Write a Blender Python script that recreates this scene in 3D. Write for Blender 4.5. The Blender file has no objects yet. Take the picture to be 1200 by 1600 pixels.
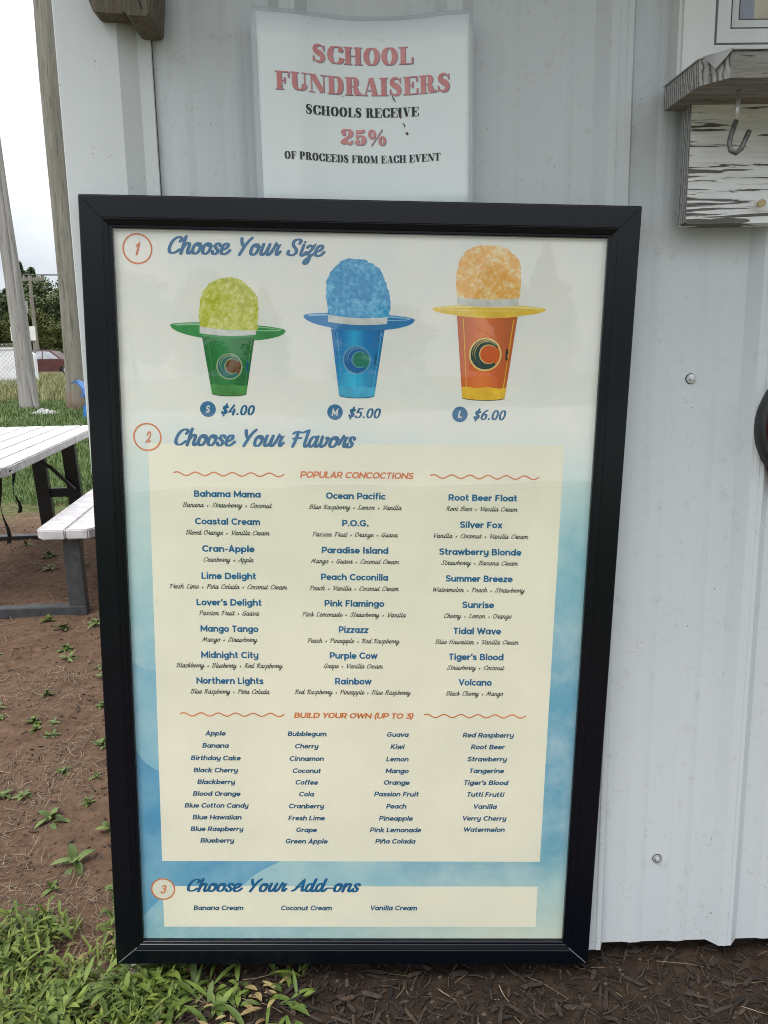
import bpy, bmesh, math, random, re
from mathutils import Vector, Matrix, noise
PI = math.pi; R = math.radians
S = bpy.context.scene; COL = S.collection
random.seed(7)
# ------------------------------------------------------------------ camera, sky, sun, exposure
cd = bpy.data.cameras.new('camera'); cam = bpy.data.objects.new('camera', cd); COL.objects.link(cam); S.camera = cam
cd.lens = 27.0; cd.sensor_width = 36.0; cd.clip_start = .02; cd.clip_end = 2000
right, up, fwd = Vector((.99966,-.01915,-.01744)), Vector((.02055,.17665,.98406)), Vector((.01576,.98409,-.17698))
cam.matrix_world = Matrix(((right.x,up.x,-fwd.x,0),(right.y,up.y,-fwd.y,-1.44),(right.z,up.z,-fwd.z,1.26),(0,0,0,1)))
SUN_EL, SUN_ROT = R(58), R(215)
W = bpy.data.worlds.new('World'); S.world = W; W.use_nodes = True
nt = W.node_tree; N = nt.nodes; bg = N['Background']; bg.inputs['Strength'].default_value = .1
sky = N.new('ShaderNodeTexSky'); sky.sky_type = 'NISHITA'; sky.sun_disc = False
sky.sun_elevation = SUN_EL; sky.sun_rotation = SUN_ROT; sky.dust_density = 3.0; sky.air_density = 1.2
tc = N.new('ShaderNodeTexCoord'); mp = N.new('ShaderNodeMapping'); mp.inputs['Scale'].default_value = (1.6, 1.6, 5.0)
nz = N.new('ShaderNodeTexNoise'); nz.inputs['Scale'].default_value = 2.2; nz.inputs['Detail'].default_value = 7; nz.inputs['Roughness'].default_value = .55
rp = N.new('ShaderNodeValToRGB'); e = rp.color_ramp.elements
e[0].position = .3; e[0].color = (7.6, 8.2, 9.1, 1); e[1].position = .62; e[1].color = (11.6, 11.9, 12.2, 1)
mx = N.new('ShaderNodeMix'); mx.data_type = 'RGBA'; mx.inputs[0].default_value = .9
lk = nt.links.new
lk(tc.outputs['Generated'], mp.inputs['Vector']); lk(mp.outputs[0], nz.inputs['Vector']); lk(nz.outputs['Fac'], rp.inputs['Fac'])
# an overcast sky is brightest overhead
sx = N.new('ShaderNodeSeparateXYZ'); ma = N.new('ShaderNodeMath'); ma.operation = 'MULTIPLY_ADD'; ma.inputs[1].default_value = 1.35; ma.inputs[2].default_value = .42; ma.use_clamp = False
mm = N.new('ShaderNodeMix'); mm.data_type = 'RGBA'; mm.blend_type = 'MULTIPLY'; mm.inputs[0].default_value = 1; mm.clamp_result = False
lk(tc.outputs['Generated'], sx.inputs[0]); lk(sx.outputs['Z'], ma.inputs[0]); lk(rp.outputs[0], mm.inputs[6]); lk(ma.outputs[0], mm.inputs[7])
lk(sky.outputs[0], mx.inputs[6]); lk(mm.outputs[2], mx.inputs[7]); lk(mx.outputs[2], bg.inputs['Color'])
sl = bpy.data.lights.new('sun', 'SUN'); sl.energy = 1.3; sl.angle = R(25); sl.color = (1, .965, .91)
sun = bpy.data.objects.new('sun', sl); COL.objects.link(sun)
sd = Vector((math.sin(SUN_ROT)*math.cos(SUN_EL), math.cos(SUN_ROT)*math.cos(SUN_EL), math.sin(SUN_EL)))
sun.rotation_euler = sd.to_track_quat('Z', 'Y').to_euler()
S.view_settings.view_transform = 'Standard'; S.view_settings.look = 'None'; S.view_settings.exposure = 0.62; S.view_settings.gamma = 1
S.cycles.filter_width = 1.0; S.cycles.use_denoising = True; S.cycles.denoising_prefilter = 'NONE'; S.cycles.max_bounces = 8; S.cycles.transparent_max_bounces = 12
# ------------------------------------------------------------------ helpers
def obj(name, V, F, mat=None, parent=None, smooth=False, mats=None, idx=None):
    me = bpy.data.meshes.new(name); me.from_pydata([tuple(v) for v in V], [], F); me.update()
    if mats:
        for m in mats: me.materials.append(m)
        me.polygons.foreach_set('material_index', idx)
    elif mat: me.materials.append(mat)
    if smooth: me.polygons.foreach_set('use_smooth', [True]*len(me.polygons))
    o = bpy.data.objects.new(name, me); COL.objects.link(o)
    if parent: o.parent = parent
    return o
def tag(o, label=None, cat=None, group=None, kind=None):
    for k, v in (('label', label), ('category', cat), ('group', group), ('kind', kind)):
        if v: o[k] = v
    return o
def empty(name, loc=(0,0,0), rot=(0,0,0), label=None, cat=None, group=None):
    o = bpy.data.objects.new(name, None); COL.objects.link(o); o.location = loc; o.rotation_euler = rot; o.empty_display_size = .1
    return tag(o, label, cat, group)
def copy_tree(o, parent=None):
    c = o.copy(); COL.objects.link(c); c.parent = parent
    for ch in list(o.children): copy_tree(ch, c)
    return c
class MB:
    def __init__(s): s.V = []; s.F = []; s.I = []
    def add(s, V, F, i=0):
        b = len(s.V); s.V += [tuple(v) for v in V]; s.F += [tuple(k+b for k in f) for f in F]; s.I += [i]*len(F); return s
    def box(s, x0, x1, y0, y1, z0, z1, i=0, M=None, bev=0):
        bm = bmesh.new(); bmesh.ops.create_cube(bm, size=1)
        for v in bm.verts: v.co = Vector(((x0+x1)/2+v.co.x*(x1-x0), (y0+y1)/2+v.co.y*(y1-y0), (z0+z1)/2+v.co.z*(z1-z0)))
        if bev: bmesh.ops.bevel(bm, geom=bm.edges[:], offset=bev, segments=2, affect='EDGES', profile=.6)
        bm.verts.index_update()
        V = [M @ v.co if M else v.co.copy() for v in bm.verts]; F = [[v.index for v in f.verts] for f in bm.faces]; bm.free()
        return s.add(V, F, i)
    def tube(s, pts, rad, n=10, i=0, caps=True):
        P = [Vector(p) for p in pts]; rr = rad if isinstance(rad, (list, tuple)) else [rad]*len(P); V = []; F = []
        ref = None
        for k, p in enumerate(P):
            t = (P[min(k+1, len(P)-1)]-P[max(k-1, 0)]).normalized()
            if ref is None: ref = t.orthogonal().normalized()
            ref = (ref - t*ref.dot(t)).normalized(); b = t.cross(ref)
            V += [p + (ref*math.cos(2*PI*j/n)+b*math.sin(2*PI*j/n))*rr[k] for j in range(n)]
        for k in range(len(P)-1):
            for j in range(n): F.append((k*n+j, k*n+(j+1) % n, (k+1)*n+(j+1) % n, (k+1)*n+j))
        if caps: F.append(tuple(range(n-1, -1, -1))); F.append(tuple(range((len(P)-1)*n, len(P)*n)))
        return s.add(V, F, i)
    def prism(s, poly, a, b, axis='y', i=0, M=None):
        """extrude a 2-D outline from a to b along an axis"""
        n = len(poly)
        mk = {'y': lambda p, t: Vector((p[0], t, p[1])), 'x': lambda p, t: Vector((t, p[0], p[1])), 'z': lambda p, t: Vector((p[0], p[1], t))}[axis]
        V = [mk(p, a) for p in poly]+[mk(p, b) for p in poly]
        if M: V = [M @ v for v in V]
        F = [tuple(range(n-1, -1, -1)), tuple(range(n, 2*n))]+[(k, (k+1) % n, n+(k+1) % n, n+k) for k in range(n)]
        return s.add(V, F, i)
    def sheet(s, prof, z0, z1, th, i=0):
        """folded sheet: profile in plan (x, y) carried from z0 to z1, with a real thickness towards +y"""
        n = len(prof); V = []
        for z in (z0, z1): V += [(x, y, z) for x, y in prof]+[(x, y+th, z) for x, y in prof]
        F = []
        for k in range(n-1):
            F += [(k, k+1, 2*n+k+1, 2*n+k), (n+k+1, n+k, 3*n+k, 3*n+k+1), (n+k, n+k+1, k+1, k), (2*n+k, 2*n+k+1, 3*n+k+1, 3*n+k)]
        F += [(0, 2*n, 3*n, n), (n-1, 2*n-1, 4*n-1, 3*n-1)]
        return s.add(V, F, i)
    def lathe(s, prof, c, n=20, i=0, axis='z'):
        V = []; F = []; m = len(prof)
        for j in range(n):
            a = 2*PI*j/n
            for r, h in prof:
                v = {'z': (r*math.cos(a), r*math.sin(a), h), 'y': (r*math.cos(a), h, r*math.sin(a))}[axis]; V.append((c[0]+v[0], c[1]+v[1], c[2]+v[2]))
        for j in range(n):
            for k in range(m-1): F.append((j*m+k, ((j+1) % n)*m+k, ((j+1) % n)*m+k+1, j*m+k+1))
        return s.add(V, F, i)
    def build(s, name, mat=None, parent=None, smooth=False, mats=None): return obj(name, s.V, s.F, mat, parent, smooth, mats, s.I)
# ------------------------------------------------------------------ materials
class NT:
    def __init__(s, name):
        s.m = bpy.data.materials.new(name); s.m.use_nodes = True; s.t = s.m.node_tree; s.p = s.t.nodes['Principled BSDF']; s.out = s.t.nodes['Material Output']
        s.oc = s.n('ShaderNodeTexCoord').outputs['Object']
    def n(s, k, **kw):
        d = s.t.nodes.new(k)
        for a, v in kw.items():
            if hasattr(d, a): setattr(d, a, v)
            else: d.inputs[a].default_value = v
        return d
    def l(s, a, b): s.t.links.new(a, b)
    def noise(s, scale, detail=4, rough=.55, stretch=None, vec=None, dist=0):
        v = vec or s.oc
        if stretch:
            m = s.n('ShaderNodeMapping'); m.inputs['Scale'].default_value = stretch; s.l(v, m.inputs['Vector']); v = m.outputs[0]
        d = s.n('ShaderNodeTexNoise', Scale=scale, Detail=detail, Roughness=rough, Distortion=dist); s.l(v, d.inputs['Vector']); return d.outputs['Fac']
    def ramp(s, fac, stops, interp='LINEAR'):
        d = s.n('ShaderNodeValToRGB'); cr = d.color_ramp; cr.interpolation = interp
        for k, (p, c) in enumerate(stops):
            el = cr.elements[k] if k < 2 else cr.elements.new(p)
            el.position = p; el.color = (c, c, c, 1) if isinstance(c, (int, float)) else (*c, 1)
        s.l(fac, d.inputs['Fac']); return d.outputs['Color']
    def mix(s, f, a, b, mode='MIX'):
        d = s.n('ShaderNodeMix', data_type='RGBA', blend_type=mode)
        for k, v in ((0, f), (6, a), (7, b)):
            if isinstance(v, (int, float)): d.inputs[k].default_value = v
            elif isinstance(v, tuple): d.inputs[k].default_value = (*v, 1)
            else: s.l(v, d.inputs[k])
        return d.outputs[2]
    def math(s, op, a, b=0.0, clamp=False):
        d = s.n('ShaderNodeMath', operation=op, use_clamp=clamp)
        for k, v in ((0, a), (1, b)):
            if isinstance(v, (int, float)): d.inputs[k].default_value = v
            else: s.l(v, d.inputs[k])
        return d.outputs[0]
    def xyz(s):
        d = s.n('ShaderNodeSeparateXYZ'); s.l(s.oc, d.inputs[0]); return d.outputs
    def set(s, color=None, rough=.5, metal=0, spec=None, bump=None, bs=.3, bd=.01, **kw):
        for k, v in (('Base Color', color), ('Roughness', rough), ('Metallic', metal), ('Specular IOR Level', spec)):
            if v is None: continue
            if isinstance(v, tuple): s.p.inputs[k].default_value = (*v, 1)
            elif isinstance(v, (int, float)): s.p.inputs[k].default_value = v
            else: s.l(v, s.p.inputs[k])
        if bump is not None:
            b = s.n('ShaderNodeBump', Strength=bs, Distance=bd); s.l(bump, b.inputs['Height']); s.l(b.outputs[0], s.p.inputs['Normal'])
        return s.m
def nmat(name, c1, c2, scale=8, rough=.6, stretch=None, bs=.2, bd=.005, metal=0, detail=5, lo=.35, hi=.65, spec=None):
    t = NT(name); f = t.noise(scale, detail, stretch=stretch)
    return t.set(t.ramp(f, [(lo, c1), (hi, c2)]), rough, metal, spec, f, bs, bd)
M = {}
def island(m, lo, hi, tint=(1, 1, 1)):
    """each leaf, blade or chip its own tone"""
    t = m.node_tree; p = t.nodes['Principled BSDF']; src = p.inputs['Base Color'].links[0].from_socket; g = t.nodes.new('ShaderNodeNewGeometry'); r = t.nodes.new('ShaderNodeValToRGB')
    r.color_ramp.elements[0].color = (lo, lo, lo, 1); r.color_ramp.elements[1].color = (hi*tint[0], hi*tint[1], hi*tint[2], 1)
    x = t.nodes.new('ShaderNodeMix'); x.data_type = 'RGBA'; x.blend_type = 'MULTIPLY'; x.inputs[0].default_value = 1
    t.links.new(g.outputs['Random Per Island'], r.inputs['Fac']); t.links.new(src, x.inputs[6]); t.links.new(r.outputs['Color'], x.inputs[7]); t.links.new(x.outputs[2], p.inputs['Base Color']); return m
def wall_paint(name, base, dirt):
    t = NT(name); x, y, z = t.xyz()
    big = t.noise(3.2, 4, stretch=(1, 1, .45)); c = t.ramp(big, [(.3, tuple(v*.93 for v in base)), (.7, base)])
    fine = t.noise(170, 3, .7); low = t.math('MULTIPLY_ADD', z, -.035, ); low.node.inputs[2].default_value = .655
    blot = t.noise(38, 5, .7); 
    f1 = t.math('GREATER_THAN', t.math('ADD', fine, t.math('MAXIMUM', t.math('MULTIPLY', t.math('SUBTRACT', .75, z), .045), 0.0)), .678); f1 = t.math('MULTIPLY', f1, t.ramp(t.noise(9, 3), [(.45, 0.0), (.6, .75)]))
    f2 = t.ramp(blot, [(.58, 0.0), (.74, dirt)])
    c = t.mix(f2, c, (.30, .31, .30)); c = t.mix(f1, c, (.11, .11, .10))
    streak = t.ramp(t.noise(1.0, 4, stretch=(30, 30, .8)), [(.5, 0.0), (.75, .10)]); c = t.mix(streak, c, (.42, .42, .39))
    return t.set(c, t.ramp(big, [(.3, .38), (.7, .5)]), spec=.45, bump=t.noise(14, 2, stretch=(1, 1, .3)), bs=.04, bd=.01)
M['wall'] = wall_paint('painted_steel', (.555, .595, .615), .38)
M['trim'] = wall_paint('painted_trim', (.575, .61, .62), .12)
M['vinyl'] = nmat('white_vinyl', (.55,.56,.55), (.68,.69,.68), 6, .45, (1,1,.3), .05)
M['steel'] = nmat('zinc_steel', (.42,.43,.44), (.65,.66,.67), 120, .35, bs=.1, metal=.55)
M['rust_steel'] = nmat('dull_steel', (.09,.085,.08), (.20,.19,.18), 90, .55, bs=.25, bd=.002, metal=.6)
M['rubber'] = nmat('black_rubber', (.012,.012,.013), (.02,.02,.021), 40, .5)
M['dark'] = nmat('dark_underside', (.02,.018,.015), (.035,.03,.026), 10, .95)
M['roof'] = nmat('roof_steel', (.25,.26,.27), (.33,.34,.35), 5, .5)
def wood(name, a, b, dark, st, rough=.85):
    t = NT(name); g = t.noise(1.0, 6, .65, stretch=st, dist=.6); k = t.noise(1.0, 4, .6, stretch=tuple(v*3 for v in st))
    c = t.ramp(g, [(.3, a), (.7, b)]); c = t.mix(t.ramp(k, [(.56, 0.0), (.66, .85)]), c, dark)
    return t.set(c, rough, bump=t.math('ADD', g, k), bs=.6, bd=.004)
M['grey_wood'] = wood('weathered_wood', (.14,.13,.115), (.33,.315,.29), (.035,.03,.026), (6, 60, 60))
M['brown_wood'] = wood('weathered_timber', (.085,.068,.05), (.19,.165,.125), (.03,.024,.018), (70, 70, 4))
M['pole_wood'] = wood('utility_pole_wood', (.13,.118,.095), (.25,.23,.195), (.08,.07,.055), (9, 9, .5))
def stain_foot(m):      # earth-stained foot of the pole
    t = m.node_tree; bs_ = t.nodes['Principled BSDF']; src = bs_.inputs['Base Color'].links[0].from_socket; tcn = t.nodes.new('ShaderNodeTexCoord'); sp_ = t.nodes.new('ShaderNodeSeparateXYZ'); nn = t.nodes.new('ShaderNodeTexNoise'); nn.inputs['Scale'].default_value = 3
    ad = t.nodes.new('ShaderNodeMath'); ad.operation = 'ADD'; r_ = t.nodes.new('ShaderNodeValToRGB'); r_.color_ramp.elements[0].position = .55; r_.color_ramp.elements[0].color = (.75,.75,.75,1); r_.color_ramp.elements[1].position = 1.0; r_.color_ramp.elements[1].color = (0,0,0,1)
    mx_ = t.nodes.new('ShaderNodeMix'); mx_.data_type = 'RGBA'; mx_.inputs[7].default_value = (.17,.095,.055,1)
    for a, b in ((tcn.outputs['Object'], sp_.inputs[0]), (tcn.outputs['Object'], nn.inputs['Vector']), (sp_.outputs['Z'], ad.inputs[0]), (nn.outputs['Fac'], ad.inputs[1]), (ad.outputs[0], r_.inputs['Fac']), (r_.outputs['Color'], mx_.inputs[0]), (src, mx_.inputs[6]), (mx_.outputs[2], bs_.inputs['Base Color'])): t.links.new(a, b)
stain_foot(M['pole_wood'])
M['pole_grey'] = wood('silvered_pole_wood', (.19,.175,.165), (.36,.335,.32), (.12,.105,.1), (11, 11, .5))
def endgrain():
    t = NT('end_grain'); m = t.n('ShaderNodeMapping'); m.inputs['Scale'].default_value = (1, 1, 1.0); m.inputs['Location'].default_value = (0, .22, -1.60); t.l(t.oc, m.inputs['Vector'])
    w = t.n('ShaderNodeTexWave', wave_type='RINGS', rings_direction='X', Scale=34, Distortion=5, Detail=4); w.inputs['Detail Scale'].default_value = 2; t.l(m.outputs[0], w.inputs['Vector'])
    c = t.ramp(w.outputs['Fac'], [(.02, (.11,.105,.10)), (.16, (.28,.285,.275)), (.8, (.40,.41,.40))])
    return t.set(c, .85, bump=w.outputs['Fac'], bs=.5, bd=.004)
M['end_grain'] = endgrain()
def flaking():
    t = NT('flaking_white_paint'); x, y, z = t.xyz()
    f = t.noise(1.0, 8, .62, stretch=(6, 9, 130), dist=.6)
    # more bare wood towards the sawn end and the lower edge, where water got in
    bare = t.math('ADD', t.math('MULTIPLY', t.math('SUBTRACT', x, .55, ), -.35), t.math('MULTIPLY', t.math('SUBTRACT', z, 1.6), -.42))
    v = t.math('ADD', f, t.math('MAXIMUM', bare, -.05))
    k = t.ramp(v, [(.54, 0.0), (.552, 1.0)])
    g = t.noise(1.0, 5, .6, stretch=(8, 8, 120))
    paint = t.ramp(g, [(.35, (.64,.65,.65)), (.55, (.76,.78,.79))]); w = t.ramp(g, [(.3, (.06,.055,.05)), (.7, (.17,.16,.145))])
    return t.set(t.mix(k, paint, w), .7, bump=t.math('SUBTRACT', 1.0, k), bs=.7, bd=.002)
M['flaking'] = flaking()
def alu(): 
    return nmat('aged_flashing', (.30,.30,.30), (.46,.46,.46), 30, .5, metal=.35)
M['flashing'] = alu()
# menu board
def frame_mat():
    t = NT('black_powder_coat'); f = t.noise(420, 2, .6); d = t.math('GREATER_THAN', f, .715); d = t.math('MULTIPLY', d, t.ramp(t.noise(7, 3), [(.45, 0.0), (.7, .5)]))
    return t.set(t.mix(d, (.0014, .0028, .0060), (.3, .28, .25)), .24, spec=.32, bump=t.noise(600, 2), bs=.03, bd=.001)
M['frame'] = frame_mat()
M['frame_seam'] = nmat('bare_mitre_edge', (.35,.35,.36), (.5,.5,.5), 50, .4, metal=.8)
def poster_mat():
    t = NT('printed_poster'); x, y, z = t.xyz()
    wob = t.noise(4.5, 4); zz = t.math('ADD', z, t.math('MULTIPLY', t.math('SUBTRACT', wob, .5), .10))
    u = t.math('ADD', t.math('MULTIPLY', zz, 1/1.5), .5)      # 0 at the bottom, 1 at the top
    k = lambda zv: zv/1.5+.5
    L = t.ramp(u, [(k(-.70), (.30,.52,.56)), (k(-.60), (.20,.46,.60)), (k(-.42), (.15,.39,.56)), (k(-.33), (.17,.42,.58)), (k(-.10), (.30,.55,.64)), (k(.10), (.42,.62,.64)), (k(.31), (.70,.77,.71)), (k(.38), (.88,.86,.79))])
    Rr = t.ramp(u, [(k(-.70), (.66,.72,.58)), (k(-.60), (.36,.58,.58)), (k(-.50), (.17,.42,.54)), (k(-.30), (.13,.39,.55)), (k(-.05), (.17,.44,.57)), (k(.16), (.28,.54,.62)), (k(.27), (.66,.78,.75)), (k(.36), (.88,.86,.79))])
    c = t.mix(t.ramp(t.math('ADD', x, .5), [(.28, 0.0), (.78, 1.0)]), L, Rr)
    wc = t.noise(13, 6, .65); c = t.mix(t.ramp(wc, [(.38, 0.0), (.68, .42)]), c, (.68,.80,.78))
    return t.set(c, .35, spec=.3)
M['poster'] = poster_mat()
def pale(name, a, b, sc=7): return nmat(name, a, b, sc, .4, bs=0, spec=.3)
def panel_mat():
    t = NT('cream_print'); g = t.noise(5, 4); c = t.ramp(g, [(.35, (.83,.81,.66)), (.65, (.90,.865,.70))])
    sp = t.math('GREATER_THAN', t.noise(120, 2, .6), .76); sp = t.math('MULTIPLY', sp, t.ramp(t.noise(6, 2), [(.45, 0.0), (.65, .5)]))
    return t.set(t.mix(sp, c, (.25,.24,.18)), .4, spec=.3)
M['cream'] = panel_mat()
for nm, c in (('blue_ink', (.004,.135,.30)), ('navy_ink', (.004,.10,.21)), ('script_ink', (.015,.03,.035)), ('orange_ink', (.68,.19,.045)), ('badge_blue', (.03,.16,.34)), ('white_ink', (.75,.76,.72)), ('wave_z', (.3,.5,.6))):
    M[nm] = pale(nm, tuple(v*.9 for v in c), tuple(min(1, v*1.1) for v in c), 12)
for nm, a, b in (('wave_a', (.22,.48,.60), (.42,.63,.70)), ('wave_b', (.085,.32,.52), (.24,.50,.64)), ('wave_c', (.32,.56,.62), (.46,.66,.68))): M[nm] = nmat(nm, a, b, 11, .4, bs=0, spec=.3, detail=7, lo=.36, hi=.72)
M['badge_cream'] = pale('badge_cream', (.74,.74,.62), (.8,.79,.66))
def glass_mat(name, ior=1.5, tint=(.995,.998,.995), rough=0.0):
    t = NT(name); t.t.nodes.remove(t.p)
    fr = t.n('ShaderNodeFresnel', IOR=ior); tr = t.n('ShaderNodeBsdfTransparent'); tr.inputs[0].default_value = (*tint, 1)
    gl = t.n('ShaderNodeBsdfGlossy'); gl.inputs['Roughness'].default_value = rough; mxs = t.n('ShaderNodeMixShader')
    ge = t.n('ShaderNodeNewGeometry'); t.l(t.math('MULTIPLY', t.math('MULTIPLY', fr.outputs[0], 2.1), t.math('SUBTRACT', 1.0, ge.outputs['Backfacing'])), mxs.inputs[0]); t.l(tr.outputs[0], mxs.inputs[1]); t.l(gl.outputs[0], mxs.inputs[2]); t.l(mxs.outputs[0], t.out.inputs['Surface'])
    b = t.n('ShaderNodeBump', Strength=.06, Distance=.02); t.l(t.noise(3.0, 2), b.inputs['Height']); t.l(b.outputs[0], gl.inputs['Normal'])
    return t.m
M['glass'] = glass_mat('acrylic_glazing')
def lam():
    t = NT('laminate_film'); t.t.nodes.remove(t.p)
    tr = t.n('ShaderNodeBsdfTransparent'); tr.inputs[0].default_value = (.95,.96,.97,1); d = t.n('ShaderNodeBsdfPrincipled'); d.inputs['Base Color'].default_value = (.72,.76,.80,1); d.inputs['Roughness'].default_value = .25
    mxs = t.n('ShaderNodeMixShader'); mxs.inputs[0].default_value = .38
    t.l(tr.outputs[0], mxs.inputs[1]); t.l(d.outputs[0], mxs.inputs[2]); t.l(mxs.outputs[0], t.out.inputs['Surface']); return t.m
M['laminate'] = lam()
def paper():
    t = NT('laminated_paper'); g = t.noise(4, 4); c = t.ramp(g, [(.3, (.72,.79,.805)), (.7, (.79,.85,.855))])
    d = t.ramp(t.noise(1.0, 6, .7, stretch=(60, 1, 16)), [(.66, 0.0), (.8, .45)]); c = t.mix(d, c, (.30,.31,.30))
    sp = t.ramp(t.noise(75, 3, .7), [(.70, 0.0), (.78, .6)]); c = t.mix(sp, c, (.28,.25,.2))
    return t.set(c, .3, spec=.5, bump=t.noise(5, 2), bs=.05, bd=.01)
M['paper'] = paper()
M['red_print'] = pale('faded_red_print', (.58,.21,.22), (.68,.30,.30), 30); M['shadow_print'] = pale('blue_grey_print', (.16,.19,.28), (.24,.27,.36), 30); M['black_print'] = pale('black_print', (.02,.022,.024), (.035,.04,.042))
M['rust'] = nmat('rust_drip', (.05,.025,.012), (.16,.09,.05), 160, .8)
# ------------------------------------------------------------------ lettering
# every glyph: (advance, [(pen, path), ...]); cap height 1, path in mini-SVG (M L Q C Z, O = ellipse, D = dot)
SANS = {
'A':(.92,'M.1 0 L.46 .93 L.82 0|M.24 .28 L.68 .28'),
'B':(.84,'M.12 0 L.12 1|M.12 .9 L.4 .9 Q.63 .9 .63 .71 Q.63 .53 .4 .53 L.12 .53|M.4 .53 Q.71 .53 .71 .31 Q.71 .1 .44 .1 L.12 .1'),
'C':(.94,'M.85 .76 Q.72 .9 .53 .9 C.28 .9 .11 .72 .11 .5 C.11 .28 .28 .1 .53 .1 Q.72 .1 .85 .24'),
'D':(.96,'M.12 0 L.12 1|M.12 .9 L.4 .9 C.67 .9 .83 .74 .83 .5 C.83 .26 .67 .1 .4 .1 L.12 .1'),
'E':(.74,'M.12 0 L.12 1|M.12 .9 L.66 .9|M.12 .5 L.6 .5|M.12 .1 L.66 .1'),
'F':(.72,'M.12 0 L.12 1|M.12 .9 L.66 .9|M.12 .48 L.6 .48'),
'G':(1.0,'M.84 .77 Q.72 .9 .53 .9 C.28 .9 .11 .72 .11 .5 C.11 .28 .28 .1 .53 .1 Q.84 .1 .85 .44|M.95 .46 L.5 .46'),
'H':(.92,'M.12 0 L.12 1|M.8 0 L.8 1|M.12 .5 L.8 .5'),
'I':(.34,'M.17 0 L.17 1'),
'K':(.84,'M.12 0 L.12 1|M.74 1 L.2 .46|M.32 .58 L.76 0'),
'L':(.68,'M.12 0 L.12 1|M.12 .1 L.64 .1'),
'M':(1.1,'M.12 0 L.12 .9 L.55 .25 L.98 .9 L.98 0'),
'N':(.96,'M.12 0 L.12 .86 L.84 .14 L.84 1'),
'O':(1.02,'O .51 .5 .4 .4'),
'P':(.8,'M.12 0 L.12 1|M.12 .9 L.42 .9 Q.69 .9 .69 .65 Q.69 .4 .42 .4 L.12 .4'),
'R':(.84,'M.12 0 L.12 1|M.12 .9 L.42 .9 Q.69 .9 .69 .66 Q.69 .42 .42 .42 L.12 .42|M.44 .42 L.74 0'),
'S':(.78,'M.68 .78 Q.56 .9 .38 .9 Q.13 .9 .13 .71 Q.13 .56 .38 .51 Q.67 .46 .67 .29 Q.67 .1 .4 .1 Q.2 .1 .07 .24'),
'T':(.78,'M.04 .9 L.74 .9|M.39 0 L.39 .9'),
'U':(.92,'M.12 1 L.12 .42 Q.12 .1 .46 .1 Q.8 .1 .8 .42 L.8 1'),
'V':(.88,'M.06 1 L.44 .1 L.82 1'),
'W':(1.28,'M.06 1 L.36 .12 L.64 .86 L.92 .12 L1.22 1'),
'Y':(.84,'M.06 1 L.42 .46 L.78 1|M.42 .46 L.42 0'),
'3':(.74,'M.1 .9 L.6 .9 L.36 .58 Q.66 .56 .66 .32 Q.64 .1 .38 .1 Q.18 .1 .07 .22'),
'a':(.8,'O .37 .37 .27 .27|M.68 0 L.68 .74'),
'b':(.8,'O .43 .37 .27 .27|M.12 0 L.12 1.04'),
'c':(.66,'M.6 .54 Q.52 .64 .38 .64 C.2 .64 .1 .52 .1 .37 C.1 .22 .2 .1 .38 .1 Q.52 .1 .6 .2'),
'd':(.8,'O .37 .37 .27 .27|M.68 0 L.68 1.04'),
'e':(.74,'M.1 .36 L.64 .36 C.64 .54 .53 .64 .37 .64 C.2 .64 .1 .52 .1 .37 C.1 .21 .21 .1 .39 .1 Q.53 .1 .61 .19'),
'f':(.48,'M.47 .95 Q.2 1 .2 .72 L.2 0|M.04 .62 L.46 .62'),
'g':(.8,'O .37 .38 .27 .26|M.68 .74 L.68 .06 Q.68 -.19 .4 -.19 Q.22 -.19 .11 -.08'),
'h':(.78,'M.12 0 L.12 1.04|M.12 .3 C.12 .74 .66 .78 .66 .38 L.66 0'),
'i':(.3,'M.15 0 L.15 .74|D.15 .93 .12'),
'k':(.74,'M.12 0 L.12 1.04|M.64 .74 L.18 .32|M.3 .44 L.68 0'),
'l':(.28,'M.14 0 L.14 1.04'),
'm':(1.16,'M.12 0 L.12 .74|M.12 .3 C.12 .76 .58 .76 .58 .38 L.58 0|M.58 .3 C.58 .76 1.04 .76 1.04 .38 L1.04 0'),
'n':(.78,'M.12 0 L.12 .74|M.12 .3 C.12 .76 .66 .78 .66 .38 L.66 0'),
'o':(.76,'O .38 .37 .28 .27'),
'p':(.8,'O .43 .37 .27 .27|M.12 -.28 L.12 .74'),
'r':(.52,'M.12 0 L.12 .74|M.12 .3 Q.14 .64 .5 .62'),
's':(.62,'M.54 .57 Q.44 .64 .31 .64 Q.13 .64 .13 .52 Q.13 .42 .31 .38 Q.52 .34 .52 .22 Q.52 .1 .31 .1 Q.15 .1 .06 .19'),
't':(.52,'M.2 .98 L.2 .3 Q.2 .07 .47 .11|M.04 .63 L.46 .63'),
'u':(.78,'M.12 .74 L.12 .36 C.12 0 .66 -.02 .66 .44|M.66 0 L.66 .74'),
'v':(.7,'M.05 .74 L.35 .08 L.65 .74'),
'w':(1.02,'M.05 .74 L.29 .1 L.51 .66 L.73 .1 L.97 .74'),
'x':(.7,'M.07 .74 L.63 0|M.63 .74 L.07 0'),
'y':(.76,'M.12 .74 L.12 .4 C.12 .06 .64 .04 .64 .44|M.64 .74 L.64 .06 Q.64 -.19 .38 -.19 Q.22 -.19 .12 -.1'),
'z':(.66,'M.08 .64 L.56 .64 L.1 .1 L.6 .1'),
"'":(.24,'M.12 .66 L.12 1.0'), '.':(.28,'D.14 .12 .13'), '-':(.5,'M.06 .4 L.44 .4'),
'(':(.4,'M.36 1.08 Q.0 .5 .36 -.16'), ')':(.4,'M.04 1.08 Q.4 .5 .04 -.16'), ' ':(.36,''),
}
SANS['ñ'] = (.78, SANS['n'][1] + '|M.2 .9 Q.3 .98 .4 .9 Q.5 .84 .58 .93')
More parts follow.
